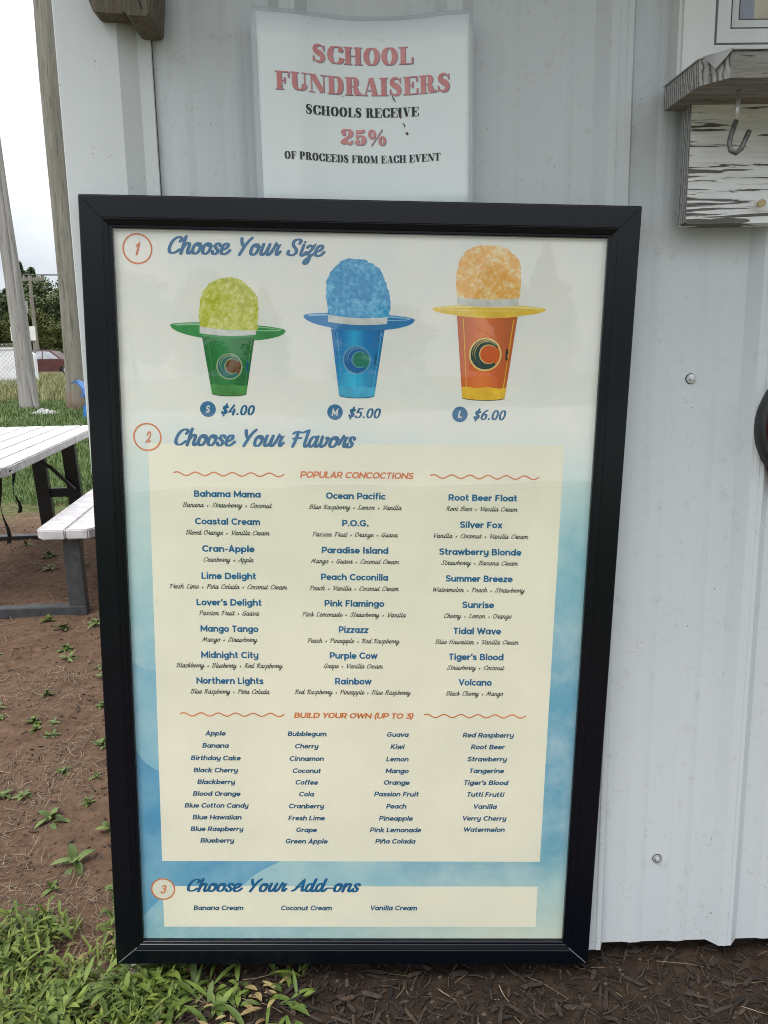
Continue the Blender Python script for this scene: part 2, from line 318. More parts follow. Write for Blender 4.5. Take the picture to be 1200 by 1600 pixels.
SCRIPT = {
'A':(.78,'M.02 .04 Q.2 .1 .34 .5 L.56 .96 L.62 .1 Q.64 0 .76 .1|M.2 .38 L.62 .38'),
'B':(.76,'M.2 .9 L.14 .05|M.02 .8 Q.22 1 .44 .98 Q.64 .94 .6 .74 Q.54 .56 .24 .54 Q.68 .56 .64 .26 Q.56 0 .28 .02 Q.1 .04 .06 .16'),
'C':(.72,'M.6 .72 Q.74 .9 .54 .97 Q.3 1 .16 .66 Q.02 .2 .22 .04 Q.44 -.06 .66 .22'),
'F':(.72,'M.3 .9 Q.26 .2 .2 .0|M.06 .82 Q.2 .98 .4 .9 Q.6 .84 .76 .98|M.1 .5 L.56 .54'),
'G':(.78,'M.62 .74 Q.7 .94 .5 .97 Q.26 .96 .13 .6 Q.02 .14 .22 .04 Q.44 -.02 .58 .36|M.4 .44 L.66 .46 Q.62 .1 .5 -.06'),
'H':(.86,'M.2 .96 L.12 .02|M.64 .98 L.58 .1 Q.6 0 .76 .1|M.04 .44 Q.3 .56 .66 .5'),
'L':(.64,'M.4 .86 Q.42 1 .28 .96 Q.14 .9 .2 .6 Q.24 .1 .06 .04 Q.2 .12 .34 .04 Q.5 -.02 .62 .14'),
'M':(1.04,'M.02 .02 Q.12 .06 .18 .4 L.28 .96 L.46 .2 L.76 .96 L.8 .12 Q.82 0 .98 .12'),
'N':(.86,'M.06 .02 L.22 .94 L.58 .06 L.72 .96'),
'O':(.82,'M.4 .95 C.16 .95 .06 .7 .06 .44 C.06 .18 .18 .02 .34 .02 C.58 .02 .7 .3 .7 .58 C.7 .8 .58 .97 .4 .93 Q.3 .8 .5 .74'),
'P':(.7,'M.24 .9 L.14 .0|M.02 .76 Q.2 .98 .44 .97 Q.68 .9 .6 .64 Q.5 .4 .22 .46'),
'R':(.78,'M.24 .9 L.14 .0|M.02 .76 Q.2 .98 .44 .97 Q.66 .92 .58 .68 Q.5 .5 .24 .5 Q.44 .5 .5 .16 Q.56 -.06 .72 .12'),
'S':(.66,'M.56 .74 Q.66 .92 .48 .97 Q.2 .98 .2 .76 Q.2 .6 .38 .46 Q.54 .3 .48 .14 Q.36 -.04 .14 .04 Q.02 .1 .06 .26'),
'V':(.74,'M.02 .84 Q.14 1 .2 .86 L.26 .04 Q.56 .3 .7 .98'),
'W':(1.04,'M.02 .84 Q.14 1 .18 .86 L.22 .04 L.54 .8 L.58 .04 Q.88 .3 .98 .98'),
'Y':(.7,'M.1 .96 Q.16 .6 .34 .46|M.66 1.0 Q.5 .86 .36 .5 Q.26 .2 .2 0'),
'a':(.6,'M.4 .36 Q.36 .5 .25 .5 C.12 .5 .05 .34 .05 .2 C.05 .06 .12 0 .19 0 Q.34 .02 .41 .36|M.44 .5 L.41 .16 Q.42 0 .51 0 Q.58 .02 .66 .16'),
'b':(.56,'M.12 .96 L.08 .26 C.08 .06 .16 0 .25 0 C.4 0 .46 .16 .45 .3 C.44 .44 .38 .5 .3 .46 Q.18 .4 .3 .34 Q.5 .3 .62 .38'),
'c':(.46,'M.36 .36 Q.38 .5 .26 .5 C.13 .5 .05 .36 .05 .2 C.05 .06 .14 0 .23 0 Q.38 0 .52 .18'),
'd':(.62,'M.4 .36 Q.36 .5 .25 .5 C.12 .5 .05 .34 .05 .2 C.05 .06 .12 0 .19 0 Q.34 .02 .41 .36|M.48 .96 L.42 .16 Q.43 0 .52 0 Q.6 .02 .68 .16'),
'e':(.46,'M.08 .2 C.2 .22 .38 .28 .36 .42 Q.34 .5 .26 .5 C.13 .5 .05 .36 .05 .2 C.05 .06 .14 0 .23 0 Q.38 0 .52 .18'),
'f':(.42,'M.44 .86 Q.42 1 .32 .94 Q.2 .84 .2 .4 L.16 -.34|M.04 .48 L.4 .48'),
'g':(.6,'M.4 .36 Q.36 .5 .25 .5 C.12 .5 .05 .34 .05 .2 C.05 .06 .12 0 .19 0 Q.34 .02 .41 .36|M.44 .5 L.42 -.1 Q.4 -.38 .2 -.38 Q.06 -.34 .14 -.2 Q.3 -.04 .66 .16'),
'h':(.6,'M.12 .96 L.07 0|M.08 .2 Q.2 .5 .33 .5 Q.44 .48 .42 .32 L.4 .14 Q.41 0 .5 0 Q.58 .02 .66 .16'),
'i':(.3,'M.13 .5 L.1 .14 Q.11 0 .2 0 Q.28 .02 .36 .16|D.16 .72 .075'),
'k':(.54,'M.12 .96 L.07 0|M.1 .26 Q.24 .5 .36 .48 Q.42 .36 .14 .26 Q.32 .26 .34 .12 Q.38 -.04 .58 .16'),
'l':(.3,'M.14 .96 L.1 .14 Q.11 0 .2 0 Q.28 .02 .36 .16'),
'm':(.9,'M.1 .5 L.06 0|M.08 .2 Q.2 .5 .31 .5 Q.4 .48 .38 .3 L.36 0|M.38 .2 Q.5 .5 .61 .5 Q.72 .48 .7 .32 L.68 .14 Q.69 0 .78 0 Q.88 .02 .96 .16'),
'n':(.6,'M.1 .5 L.06 0|M.08 .2 Q.2 .5 .33 .5 Q.44 .48 .42 .32 L.4 .14 Q.41 0 .5 0 Q.58 .02 .66 .16'),
'o':(.54,'M.28 .5 C.12 .5 .05 .36 .05 .2 C.05 .06 .13 0 .22 0 C.38 0 .44 .18 .43 .3 C.42 .46 .34 .52 .27 .46 Q.2 .34 .6 .36'),
'p':(.58,'M.1 .5 L.04 -.38|M.08 .2 Q.16 .48 .3 .5 C.42 .5 .46 .36 .45 .26 C.43 .08 .34 0 .24 0 Q.16 .02 .12 .1|M.3 .02 Q.5 0 .64 .16'),
'r':(.44,'M.02 .14 Q.12 .3 .16 .56 Q.2 .44 .36 .46 Q.3 .3 .3 .14 Q.32 0 .4 .02 L.5 .16'),
's':(.44,'M.37 .40 Q.33 .5 .23 .5 Q.1 .48 .13 .36 Q.17 .27 .27 .22 Q.35 .15 .31 .07 Q.25 -.01 .15 0 Q.06 .02 .03 .12'),
't':(.36,'M.18 .82 L.12 .14 Q.13 0 .22 0 Q.3 .02 .4 .16|M.02 .5 L.36 .5'),
'u':(.6,'M.1 .5 L.07 .18 Q.08 0 .18 0 Q.34 .02 .4 .36|M.44 .5 L.41 .16 Q.42 0 .51 0 Q.58 .02 .66 .16'),
'v':(.54,'M.08 .5 L.08 .16 Q.1 0 .2 0 Q.42 .1 .42 .38 Q.4 .5 .34 .44 Q.4 .34 .6 .4'),
'w':(.8,'M.1 .5 L.07 .16 Q.09 0 .18 0 Q.32 .02 .38 .46 L.36 .16 Q.38 0 .47 0 Q.68 .1 .68 .4 Q.66 .5 .6 .44 Q.66 .34 .86 .4'),
'y':(.6,'M.1 .5 L.07 .18 Q.08 0 .18 0 Q.34 .02 .4 .36|M.44 .5 L.42 -.1 Q.4 -.38 .2 -.38 Q.06 -.34 .14 -.2 Q.3 -.04 .66 .16'),
'z':(.5,'M.06 .4 Q.14 .54 .24 .46 Q.34 .4 .42 .5 Q.3 .2 .1 .06 Q.3 .1 .32 -.12 Q.3 -.4 .14 -.38 Q.02 -.34 .12 -.2 Q.3 -.04 .56 .16'),
'+':(.56,'M.28 .12 L.28 .44|M.12 .28 L.44 .28'), '-':(.5,'M.06 .28 L.42 .28'), ' ':(.42,''), '.':(.26,'D.12 .07 .1'),
'1':(.4,'M.06 .74 L.24 .96 L.2 0'), '2':(.62,'M.08 .7 Q.1 .97 .32 .97 Q.56 .94 .5 .66 Q.42 .3 .04 .04 Q.2 .14 .34 .05 Q.48 -.02 .56 .14'),
'3':(.6,'M.1 .82 Q.2 .98 .34 .96 Q.54 .9 .5 .7 Q.44 .54 .24 .54 Q.54 .52 .5 .22 Q.42 0 .2 .02 Q.08 .06 .04 .18'),
'4':(.66,'M.36 .98 L.06 .3 L.58 .3|M.46 .56 L.44 0'), '5':(.62,'M.54 .95 L.18 .95 L.12 .56 Q.52 .66 .5 .3 Q.44 0 .2 .02 Q.08 .04 .03 .16'),
'6':(.62,'M.46 .98 Q.12 .8 .08 .32 C.08 .1 .18 .02 .28 .02 C.44 .02 .5 .18 .5 .32 C.5 .48 .42 .56 .32 .56 Q.14 .54 .09 .3'),
'0':(.62,'O .3 .49 .22 .47'), '$':(.6,'M.48 .74 Q.46 .9 .3 .9 Q.1 .88 .12 .7 Q.14 .56 .3 .5 Q.48 .42 .46 .26 Q.42 .08 .24 .08 Q.08 .1 .07 .28|M.33 1.08 L.25 -.1'),
}
SCRIPT['ñ'] = (.6, SCRIPT['n'][1] + '|M.14 .68 Q.22 .76 .3 .7 Q.38 .64 .46 .72')
# fat-face roman for the paper sign: k = thick stroke, t = hairline, n = broad nib
FAT = {
'A':(.98,[('k','M.52 .98 L.76 .03'),('t','M.46 .98 L.18 .03'),('t','M.28 .3 L.66 .3'),('t','M.02 .025 L.32 .025'),('t','M.54 .025 L.98 .025')]),
'C':(.92,[('n','M.82 .7 C.8 .88 .68 .97 .54 .97 C.3 .97 .2 .76 .2 .5 C.2 .24 .3 .03 .54 .03 C.7 .03 .82 .14 .85 .34'),('t','M.84 .64 L.84 .98')]),
'D':(1.0,[('k','M.26 .02 L.26 .98'),('n','M.26 .97 L.5 .97 C.72 .97 .8 .76 .8 .5 C.8 .24 .72 .03 .5 .03 L.26 .03'),('t','M.02 .975 L.4 .975'),('t','M.02 .025 L.4 .025')]),
'E':(.9,[('k','M.26 .02 L.26 .98'),('t','M.02 .975 L.84 .975'),('t','M.02 .025 L.86 .025'),('t','M.3 .52 L.6 .52'),('w','M.58 .36 L.58 .7'),('w','M.82 .98 L.82 .7'),('w','M.84 .02 L.84 .34')]),
'F':(.84,[('k','M.26 .02 L.26 .98'),('t','M.02 .975 L.8 .975'),('t','M.02 .025 L.5 .025'),('t','M.3 .5 L.58 .5'),('w','M.56 .34 L.56 .68'),('w','M.78 .98 L.78 .68')]),
'H':(1.08,[('k','M.26 .02 L.26 .98'),('k','M.82 .02 L.82 .98'),('t','M.3 .5 L.8 .5'),('t','M.02 .975 L.48 .975'),('t','M.02 .025 L.48 .025'),('t','M.6 .975 L1.06 .975'),('t','M.6 .025 L1.06 .025')]),
'I':(.54,[('k','M.27 .02 L.27 .98'),('t','M.02 .975 L.52 .975'),('t','M.02 .025 L.52 .025')]),
'L':(.84,[('k','M.26 .02 L.26 .98'),('t','M.02 .975 L.52 .975'),('t','M.02 .025 L.8 .025'),('w','M.78 .02 L.78 .38')]),
'M':(1.24,[('t','M.16 .02 L.16 .98'),('k','M.26 .98 L.58 .06'),('t','M.58 .04 L.9 .98'),('k','M1.0 .02 L1.0 .98'),('t','M.02 .025 L.34 .025'),('t','M.8 .025 L1.22 .025'),('t','M.02 .975 L.36 .975'),('t','M.86 .975 L1.22 .975')]),
'N':(1.04,[('t','M.18 .02 L.18 .98'),('k','M.26 .96 L.8 .06'),('t','M.88 .02 L.88 .98'),('t','M.02 .025 L.36 .025'),('t','M.02 .975 L.3 .975'),('t','M.7 .975 L1.04 .975')]),
'O':(.98,[('n','O .49 .5 .31 .47')]),
'P':(.88,[('k','M.26 .02 L.26 .98'),('n','M.26 .97 L.5 .97 C.76 .97 .76 .44 .5 .44 L.3 .44'),('t','M.02 .975 L.4 .975'),('t','M.02 .025 L.52 .025')]),
'R':(1.0,[('k','M.26 .02 L.26 .98'),('n','M.26 .97 L.5 .97 C.74 .97 .74 .5 .5 .5 L.3 .5'),('n','M.46 .5 C.74 .5 .64 .1 .74 .06 Q.86 0 .95 .14'),('t','M.02 .975 L.4 .975'),('t','M.02 .025 L.5 .025')]),
'S':(.8,[('s','M.66 .7 Q.62 .97 .42 .97 C.16 .97 .12 .70 .28 .60 C.40 .52 .50 .50 .57 .38 C.66 .20 .56 .03 .38 .03 Q.14 .03 .1 .34'),('t','M.68 .66 L.68 .98'),('t','M.09 .02 L.09 .36')]),
'T':(.9,[('k','M.45 .02 L.45 .98'),('t','M.04 .975 L.86 .975'),('t','M.2 .025 L.7 .025'),('w','M.06 .98 L.06 .66'),('w','M.84 .98 L.84 .66')]),
'U':(1.0,[('k','M.26 .98 L.26 .3'),('n','M.26 .36 C.26 -.06 .82 -.06 .82 .36'),('t','M.82 .3 L.82 .98'),('t','M.02 .975 L.5 .975'),('t','M.66 .975 L.98 .975')]),
'V':(.96,[('k','M.24 .98 L.5 .04'),('t','M.5 .02 L.78 .98'),('t','M.02 .975 L.48 .975'),('t','M.62 .975 L.94 .975')]),
'2':(.8,[('n','M.16 .72 C.14 1.0 .62 1.08 .62 .72 C.62 .46 .16 .4 .1 .06'),('h','M.08 .1 Q.3 .22 .48 .1 Q.64 .04 .7 .3'),('b','M.2 .68 L.2 .7')]),
'5':(.78,[('t','M.16 .98 L.12 .46'),('h','M.14 .86 Q.36 .78 .64 .94'),('n','M.12 .46 C.3 .66 .6 .64 .58 .32 C.56 -.04 .14 -.04 .14 .22'),('b','M.2 .24 L.2 .26')]),
'%':(1.2,[('m','O .28 .7 .15 .26'),('m','O .9 .28 .15 .26'),('t','M.92 1.0 L.24 -.02')]),
' ':(.4,[]),
}
def _parse(path):
    tk = re.findall(r'[MLQCOD]|-?\d*\.?\d+', path); out = []; i = 0
    num = lambda k: [float(t) for t in tk[i+1:i+1+k]]
    cur = None; pts = []; closed = False
    while i < len(tk):
        c = tk[i]
        if c == 'M':
            a = num(2); cur = (a[0], a[1]); pts = [cur]; out.append(['p', pts, False]); i += 3
        elif c == 'L':
            a = num(2); q = (a[0], a[1]); n = max(1, int(math.dist(cur, q)/.12))
            for k in range(1, n+1): pts.append((cur[0]+(q[0]-cur[0])*k/n, cur[1]+(q[1]-cur[1])*k/n))
            cur = q; i += 3
        elif c == 'Q':
            a = num(4)
            for k in range(1, 8):
                t = k/7; pts.append(tuple((1-t)**2*cur[d] + 2*t*(1-t)*a[d] + t*t*a[2+d] for d in (0, 1)))
            cur = (a[2], a[3]); i += 5
        elif c == 'C':
            a = num(6)
            for k in range(1, 10):
                t = k/9; pts.append(tuple((1-t)**3*cur[d] + 3*t*(1-t)**2*a[d] + 3*t*t*(1-t)*a[2+d] + t**3*a[4+d] for d in (0, 1)))
            cur = (a[4], a[5]); i += 7
        elif c == 'O':
            a = num(4); out.append(['p', [(a[0]+a[2]*math.cos(2*PI*k/28), a[1]+a[3]*math.sin(2*PI*k/28)) for k in range(28)], True]); i += 5
        else:
            a = num(3); out.append(['d', (a[0], a[1]), a[2]]); i += 4
    return out
def ribbon(pts, closed, hw, cap):
    """left/right outlines of a pen stroke; hw(dx, dy) gives the half width for a stroke direction"""
    n = len(pts); L = []; Rr = []
    for k in range(n):
        p0 = pts[k-1] if (k or closed) else None; p1 = pts[k]; p2 = pts[(k+1) % n] if (k < n-1 or closed) else None
        def un(a, b):
            d = math.dist(a, b) or 1e-9; return ((b[0]-a[0])/d, (b[1]-a[1])/d)
        a = un(p0, p1) if p0 else None; b = un(p1, p2) if p2 else None
        a = a or b; b = b or a
        tx, ty = a[0]+b[0], a[1]+b[1]; m = math.hypot(tx, ty)
        if m < 1e-3: tx, ty, m = a[0], a[1], 1
        tx /= m; ty /= m
        w = hw(tx, ty, k/max(1, n-1))/max(.45, tx*a[0]+ty*a[1])
        L.append((p1[0]-ty*w, p1[1]+tx*w)); Rr.append((p1[0]+ty*w, p1[1]-tx*w))
    tris = []; V = []; F = []
    for k in range(n): V += [L[k], Rr[k]]
    for k in range(n if closed else n-1):
        j = (k+1) % n; F.append((2*k, 2*k+1, 2*j+1, 2*j))
    out = [(V, F)]
    if cap and not closed:
        for p, q in ((pts[0], pts[1]), (pts[-1], pts[-2])):
            d = math.dist(p, q) or 1; r = hw((p[0]-q[0])/d, (p[1]-q[1])/d, 0)
            out.append(([(p[0]+r*math.cos(2*PI*k/12), p[1]+r*math.sin(2*PI*k/12)) for k in range(12)], [tuple(range(12))]))
    return out
def layered(pcs, k):
    """split the faces of a written piece and lift each a few microns over the one before, as strokes overlap"""
    V, F = pcs; n = max(1, len(F)); out = []
    for j, f in enumerate(F): out.append(([V[i] for i in f], (k % 10)*3e-5 + 1.6e-5*j/n + (j % 2)*4e-6))
    return out
def text_shapes(txt, font, w, shear=0.0, track=0.0):
    """outlines of a line of writing, cap height 1, baseline y = 0; returns (pieces, x0, x1)"""
    x = 0; pcs = []
    for ch in txt:
        adv, src = font[ch]
        strokes = [('n', s) for s in src.split('|') if s] if isinstance(src, str) else src
        for pen, path in strokes:
            for it in _parse(path):
                if font is SCRIPT and ch.islower():      # tall x-height
                    up = lambda q: (q[0], q[1]*1.28 if q[1] <= .5 else .64+(q[1]-.5)*.8)
                    it = ['d', up(it[1]), it[2]] if it[0] == 'd' else [it[0], [up(q) for q in it[1]], it[2]]
                if it[0] == 'd':
                    c, r = it[1], it[2]
                    g = [([(c[0]+r*math.cos(2*PI*k/14), c[1]+r*math.sin(2*PI*k/14)) for k in range(14)], [tuple(range(14))])]
                else:
                    if font is SANS: hw = lambda dx, dy, f: w/2*(.86+.14*abs(dy)); cap = False
                    elif font is SCRIPT: hw = lambda dx, dy, f: w/2*(.58+.42*min(1, abs(dy)*1.15)); cap = True
                    else:
                        cap = False
                        hw = {'k': lambda dx, dy, f=0: .14, 't': lambda dx, dy, f=0: .027, 'w': lambda dx, dy, f=0: .045, 'n': lambda dx, dy, f=0: .024+.125*abs(dy)**1.4,
                              's': lambda dx, dy, f: .028+.135*max(0, math.sin(PI*f))**2.2, 'h': lambda dx, dy, f=0: .03+.07*abs(dx), 'b': lambda dx, dy, f=0: .12,
                              'm': lambda dx, dy, f=0: .025+.06*abs(dy)}[pen]
                        cap = pen == 'b'
                    g = ribbon(it[1], it[2], hw, cap)
                for V, F in g: pcs.append(([(px+x+shear*py, py) for px, py in V], F))
        x += adv + track
    xs = [p[0] for V, F in pcs for p in V]
    return pcs, min(xs), max(xs)
# measured positions on the board (metres from its centre)
TEXTS = [
 ('name', 'Bahama Mama', -0.306, -0.1828, 0.2242, 0.0121),
 ('name', 'Coastal Cream', -0.3055, -0.1843, 0.1721, 0.0123),
 ('name', 'Cran-Apple', -0.2935, -0.1955, 0.1198, 0.0125),
 ('name', 'Lime Delight', -0.2961, -0.1936, 0.067, 0.0126),
 ('name', "Lover's Delight", -0.3068, -0.1836, 0.015, 0.0128),
 ('name', 'Mango Tango', -0.3006, -0.1901, -0.0374, 0.0129),
 ('name', 'Midnight City', -0.3007, -0.1907, -0.0904, 0.0131),
 ('name', 'Northern Lights', -0.3112, -0.1815, -0.1431, 0.0133),
 ('ingr', 'Banana + Strawberry + Coconut', -0.3277, -0.1614, 0.2049, 0.0087),
 ('ingr', 'Blood Orange + Vanilla Cream', -0.3232, -0.1664, 0.1526, 0.0088),
 ('ingr', 'Cranberry + Apple', -0.2914, -0.1974, 0.1006, 0.0089),
 ('ingr', 'Fresh Lime + Piña Colada + Coconut Cream', -0.3565, -0.134, 0.048, 0.009),
 ('ingr', 'Passion Fruit + Guava', -0.3021, -0.1881, -0.0043, 0.0092),
 ('ingr', 'Mango + Strawberry', -0.2989, -0.192, -0.0573, 0.0093),
 ('ingr', 'Blackberry + Blueberry + Red Raspberry', -0.3488, -0.1438, -0.1099, 0.0094),
 ('ingr', 'Blue Raspberry + Piña Colada', -0.323, -0.1697, -0.1632, 0.0095),
 ('name', 'Ocean Pacific', -0.0614, 0.0497, 0.2236, 0.0121),
 ('name', 'P.O.G.', -0.0311, 0.0186, 0.172, 0.0122),
 ('name', 'Paradise Island', -0.069, 0.0565, 0.1197, 0.0124),
 ('name', 'Peach Coconilla', -0.0703, 0.0571, 0.0674, 0.0125),
 ('name', 'Pink Flamingo', -0.0634, 0.0505, 0.0154, 0.0127),
 ('name', 'Pizzazz', -0.0359, 0.0223, -0.037, 0.0129),
 ('name', 'Purple Cow', -0.0531, 0.0396, -0.0895, 0.013),
 ('name', 'Rainbow', -0.0426, 0.0288, -0.1422, 0.0132),
 ('ingr', 'Blue Raspberry + Lemon + Vanilla', -0.0927, 0.0804, 0.2041, 0.0085),
 ('ingr', 'Passion Fruit + Orange + Guava', -0.0866, 0.0741, 0.152, 0.0086),
 ('ingr', 'Mango + Guava + Coconut Cream', -0.0904, 0.0781, 0.1001, 0.0087),
 ('ingr', 'Peach + Vanilla + Coconut Cream', -0.0916, 0.0783, 0.0472, 0.0088),
 ('ingr', 'Pink Lemonade + Strawberry + Vanilla', -0.106, 0.0931, -0.0048, 0.0089),
 ('ingr', 'Peach + Pineapple + Red Raspberry', -0.0959, 0.0816, -0.0575, 0.0091),
 ('ingr', 'Grape + Vanilla Cream', -0.0648, 0.0508, -0.1089, 0.0092),
 ('ingr', 'Red Raspberry + Pineapple + Blue Raspberry', -0.1206, 0.1057, -0.1626, 0.0093),
 ('name', 'Root Beer Float', 0.1673, 0.2958, 0.2233, 0.0121),
 ('name', 'Silver Fox', 0.1903, 0.2705, 0.1717, 0.0123),
 ('name', 'Strawberry Blonde', 0.1528, 0.309, 0.1193, 0.0124),
 ('name', 'Summer Breeze', 0.1668, 0.2948, 0.067, 0.0126),
 ('name', 'Sunrise', 0.2002, 0.2614, 0.0151, 0.0127),
 ('name', 'Tidal Wave', 0.1851, 0.2772, -0.0375, 0.0129),
 ('name', "Tiger's Blood", 0.178, 0.2841, -0.0901, 0.0131),
 ('name', 'Volcano', 0.1983, 0.2634, -0.1425, 0.0132),
 ('ingr', 'Root Beer + Vanilla Cream', 0.1635, 0.2984, 0.204, 0.0085),
 ('ingr', 'Vanilla + Coconut + Vanilla Cream', 0.1415, 0.321, 0.1519, 0.0086),
 ('ingr', 'Strawberry + Banana Cream', 0.1575, 0.3043, 0.0998, 0.0087),
 ('ingr', 'Watermelon + Peach + Strawberry', 0.1432, 0.3194, 0.0467, 0.0089),
 ('ingr', 'Cherry + Lemon + Orange', 0.1657, 0.2966, -0.0052, 0.009),
 ('ingr', 'Blue Hawaiian + Vanilla Cream', 0.1504, 0.3133, -0.0577, 0.0091),
 ('ingr', 'Strawberry + Coconut', 0.1744, 0.2871, -0.11, 0.0092),
 ('ingr', 'Black Cherry + Mango', 0.1748, 0.2882, -0.1635, 0.0093),
 ('sub', 'POPULAR CONCOCTIONS', -0.1097, 0.1015, 0.2626, 0.0122),
 ('sub', 'BUILD YOUR OWN (UP TO 3)', -0.123, 0.1117, -0.2128, 0.0115),
 ('list', 'Apple', -0.2972, -0.2568, -0.2507, 0.0098),
 ('list', 'Banana', -0.3035, -0.2506, -0.2766, 0.0099),
 ('list', 'Birthday Cake', -0.3267, -0.2282, -0.3031, 0.01),
 ('list', 'Black Cherry', -0.322, -0.2337, -0.3291, 0.01),
 ('list', 'Blackberry', -0.3153, -0.2399, -0.3544, 0.0101),
 ('list', 'Blood Orange', -0.3248, -0.2298, -0.3799, 0.0101),
 ('list', 'Blue Cotton Candy', -0.3418, -0.2138, -0.4056, 0.0102),
 ('list', 'Blue Hawaiian', -0.3268, -0.2286, -0.4314, 0.0103),
 ('list', 'Blue Raspberry', -0.3313, -0.2249, -0.457, 0.0103),
 ('list', 'Blueberry', -0.3125, -0.2438, -0.4827, 0.0104),
 ('list', 'Bubblegum', -0.1355, -0.059, -0.2508, 0.0099),
 ('list', 'Cherry', -0.1209, -0.0741, -0.2769, 0.0099),
 ('list', 'Cinnamon', -0.1318, -0.0639, -0.3035, 0.01),
 ('list', 'Coconut', -0.1255, -0.0696, -0.3295, 0.01),
 ('list', 'Coffee', -0.1202, -0.0753, -0.3545, 0.0101),
 ('list', 'Cola', -0.1131, -0.0828, -0.3801, 0.0102),
 ('list', 'Cranberry', -0.1337, -0.0626, -0.4062, 0.0102),
 ('list', 'Fresh Lime', -0.1352, -0.0614, -0.4325, 0.0103),
 ('list', 'Grape', -0.1192, -0.0776, -0.4585, 0.0103),
 ('list', 'Green Apple', -0.1406, -0.0558, -0.4839, 0.0104),
 ('list', 'Banana Cream', -0.3303, -0.228, -0.6352, 0.0107),
 ('list', 'Coconut Cream', -0.151, -0.0464, -0.6353, 0.0108),
 ('list', 'Guava', 0.0603, 0.1038, -0.251, 0.0099),
 ('list', 'Kiwi', 0.0675, 0.0963, -0.2771, 0.01),
 ('list', 'Lemon', 0.0595, 0.1043, -0.3034, 0.01),
 ('list', 'Mango', 0.0585, 0.1052, -0.3288, 0.0101),
 ('list', 'Orange', 0.0559, 0.1075, -0.3539, 0.0101),
 ('list', 'Passion Fruit', 0.0368, 0.1266, -0.3792, 0.0102),
 ('list', 'Peach', 0.0612, 0.1021, -0.4057, 0.0102),
 ('list', 'Pineapple', 0.0472, 0.1158, -0.4324, 0.0103),
 ('list', 'Pink Lemonade', 0.0293, 0.1334, -0.4581, 0.0104),
 ('list', 'Piña Colada', 0.0404, 0.1225, -0.4832, 0.0104),
 ('list', 'Red Raspberry', 0.2101, 0.3125, -0.2512, 0.0099),
 ('list', 'Root Beer', 0.2273, 0.2957, -0.2763, 0.01),
 ('list', 'Strawberry', 0.2214, 0.3009, -0.3023, 0.01),
 ('list', 'Tangerine', 0.2271, 0.2959, -0.3277, 0.0101),
 ('list', "Tiger's Blood", 0.217, 0.3063, -0.3533, 0.0102),
 ('list', 'Tutti Frutti', 0.2241, 0.2992, -0.379, 0.0102),
 ('list', 'Vanilla', 0.2379, 0.2852, -0.4056, 0.0103),
 ('list', 'Verry Cherry', 0.2167, 0.3057, -0.4316, 0.0103),
 ('list', 'Watermelon', 0.22, 0.303, -0.4566, 0.0104),
 ('list', 'Vanilla Cream', 0.0334, 0.1293, -0.635, 0.0108),
 ('head', 'Choose Your Size', -0.3406, -0.0633, 0.6569, 0.028),
 ('head', 'Choose Your Flavors', -0.3395, -0.0063, 0.3202, 0.0293),
 ('head', 'Choose Your Add-ons', -0.3427, 0.0129, -0.5919, 0.0274),
 ('price', '$4.00', -0.2526, -0.1913, 0.3767, 0.0174),
 ('price', '$5.00', -0.0214, 0.0383, 0.3745, 0.0174),
 ('price', '$6.00', 0.2083, 0.2683, 0.3746, 0.0175),
]
WAVES = [(-0.3425, -0.1387, 0.2671), (0.1319, 0.3354, 0.2684), (-0.3443, -0.1413, -0.2067), (0.1318, 0.3338, -0.2064)]
BADGES = [(-0.393, 0.6632), (-0.388, 0.3337), (-0.3906, -0.5874)]
BADGE_R = [0.026, 0.0256, 0.0243]
SIZES = [(-0.2765, 0.3861), (-0.0455, 0.3841), (0.1833, 0.3836)]
SIZE_R = 0.0142
CONES = [{'dome': [(-0.2875, 0.5297), (-0.288, 0.5657), (-0.2815, 0.5909), (-0.2664, 0.6079), (-0.2535, 0.6142), (-0.2388, 0.6173), (-0.2186, 0.6155), (-0.2005, 0.6038), (-0.1867, 0.5873), (-0.1829, 0.5676), (-0.1844, 0.5388), (-0.1875, 0.526)], 'band': [(-0.2878, 0.5326), (-0.1875, 0.5278), (-0.1876, 0.5198), (-0.2881, 0.5206)], 'brim': [(-0.3402, 0.5342), (-0.1347, 0.5277), (-0.239, 0.5087)], 'cup': [(-0.2842, 0.5152), (-0.1899, 0.5169), (-0.2063, 0.4141), (-0.2687, 0.4142)], 'low': 0.4308, 'logo': (-0.2362, 0.463), 'r': 0.0236}, {'dome': [(-0.059, 0.5514), (-0.0625, 0.6007), (-0.0578, 0.625), (-0.0396, 0.6466), (-0.0267, 0.6533), (-0.0099, 0.6527), (0.0093, 0.6508), (0.0312, 0.6373), (0.0436, 0.6143), (0.0514, 0.5841), (0.0505, 0.5534)], 'band': [(-0.059, 0.5566), (0.0476, 0.5543), (0.0468, 0.5424), (-0.0589, 0.5443)], 'brim': [(-0.1027, 0.5544), (0.0964, 0.5504), (-0.0038, 0.5306)], 'cup': [(-0.0535, 0.5326), (0.043, 0.5343), (0.0262, 0.4142), (-0.0382, 0.4156)], 'low': 0.4313, 'logo': (-0.0067, 0.4783), 'r': 0.0255}, {'dome': [(0.1716, 0.5839), (0.1694, 0.633), (0.1777, 0.661), (0.1964, 0.677), (0.2252, 0.6812), (0.2543, 0.6763), (0.2769, 0.6583), (0.2838, 0.6352), (0.2823, 0.5859)], 'band': [(0.1708, 0.5919), (0.282, 0.5916), (0.2822, 0.5789), (0.1717, 0.5787)], 'brim': [(0.1276, 0.5704), (0.3315, 0.5727), (0.2302, 0.5585)], 'cup': [(0.1719, 0.5603), (0.2815, 0.5623), (0.2641, 0.4136), (0.1862, 0.4133)], 'low': 0.4336, 'logo': (0.2255, 0.4919), 'r': 0.0296}]
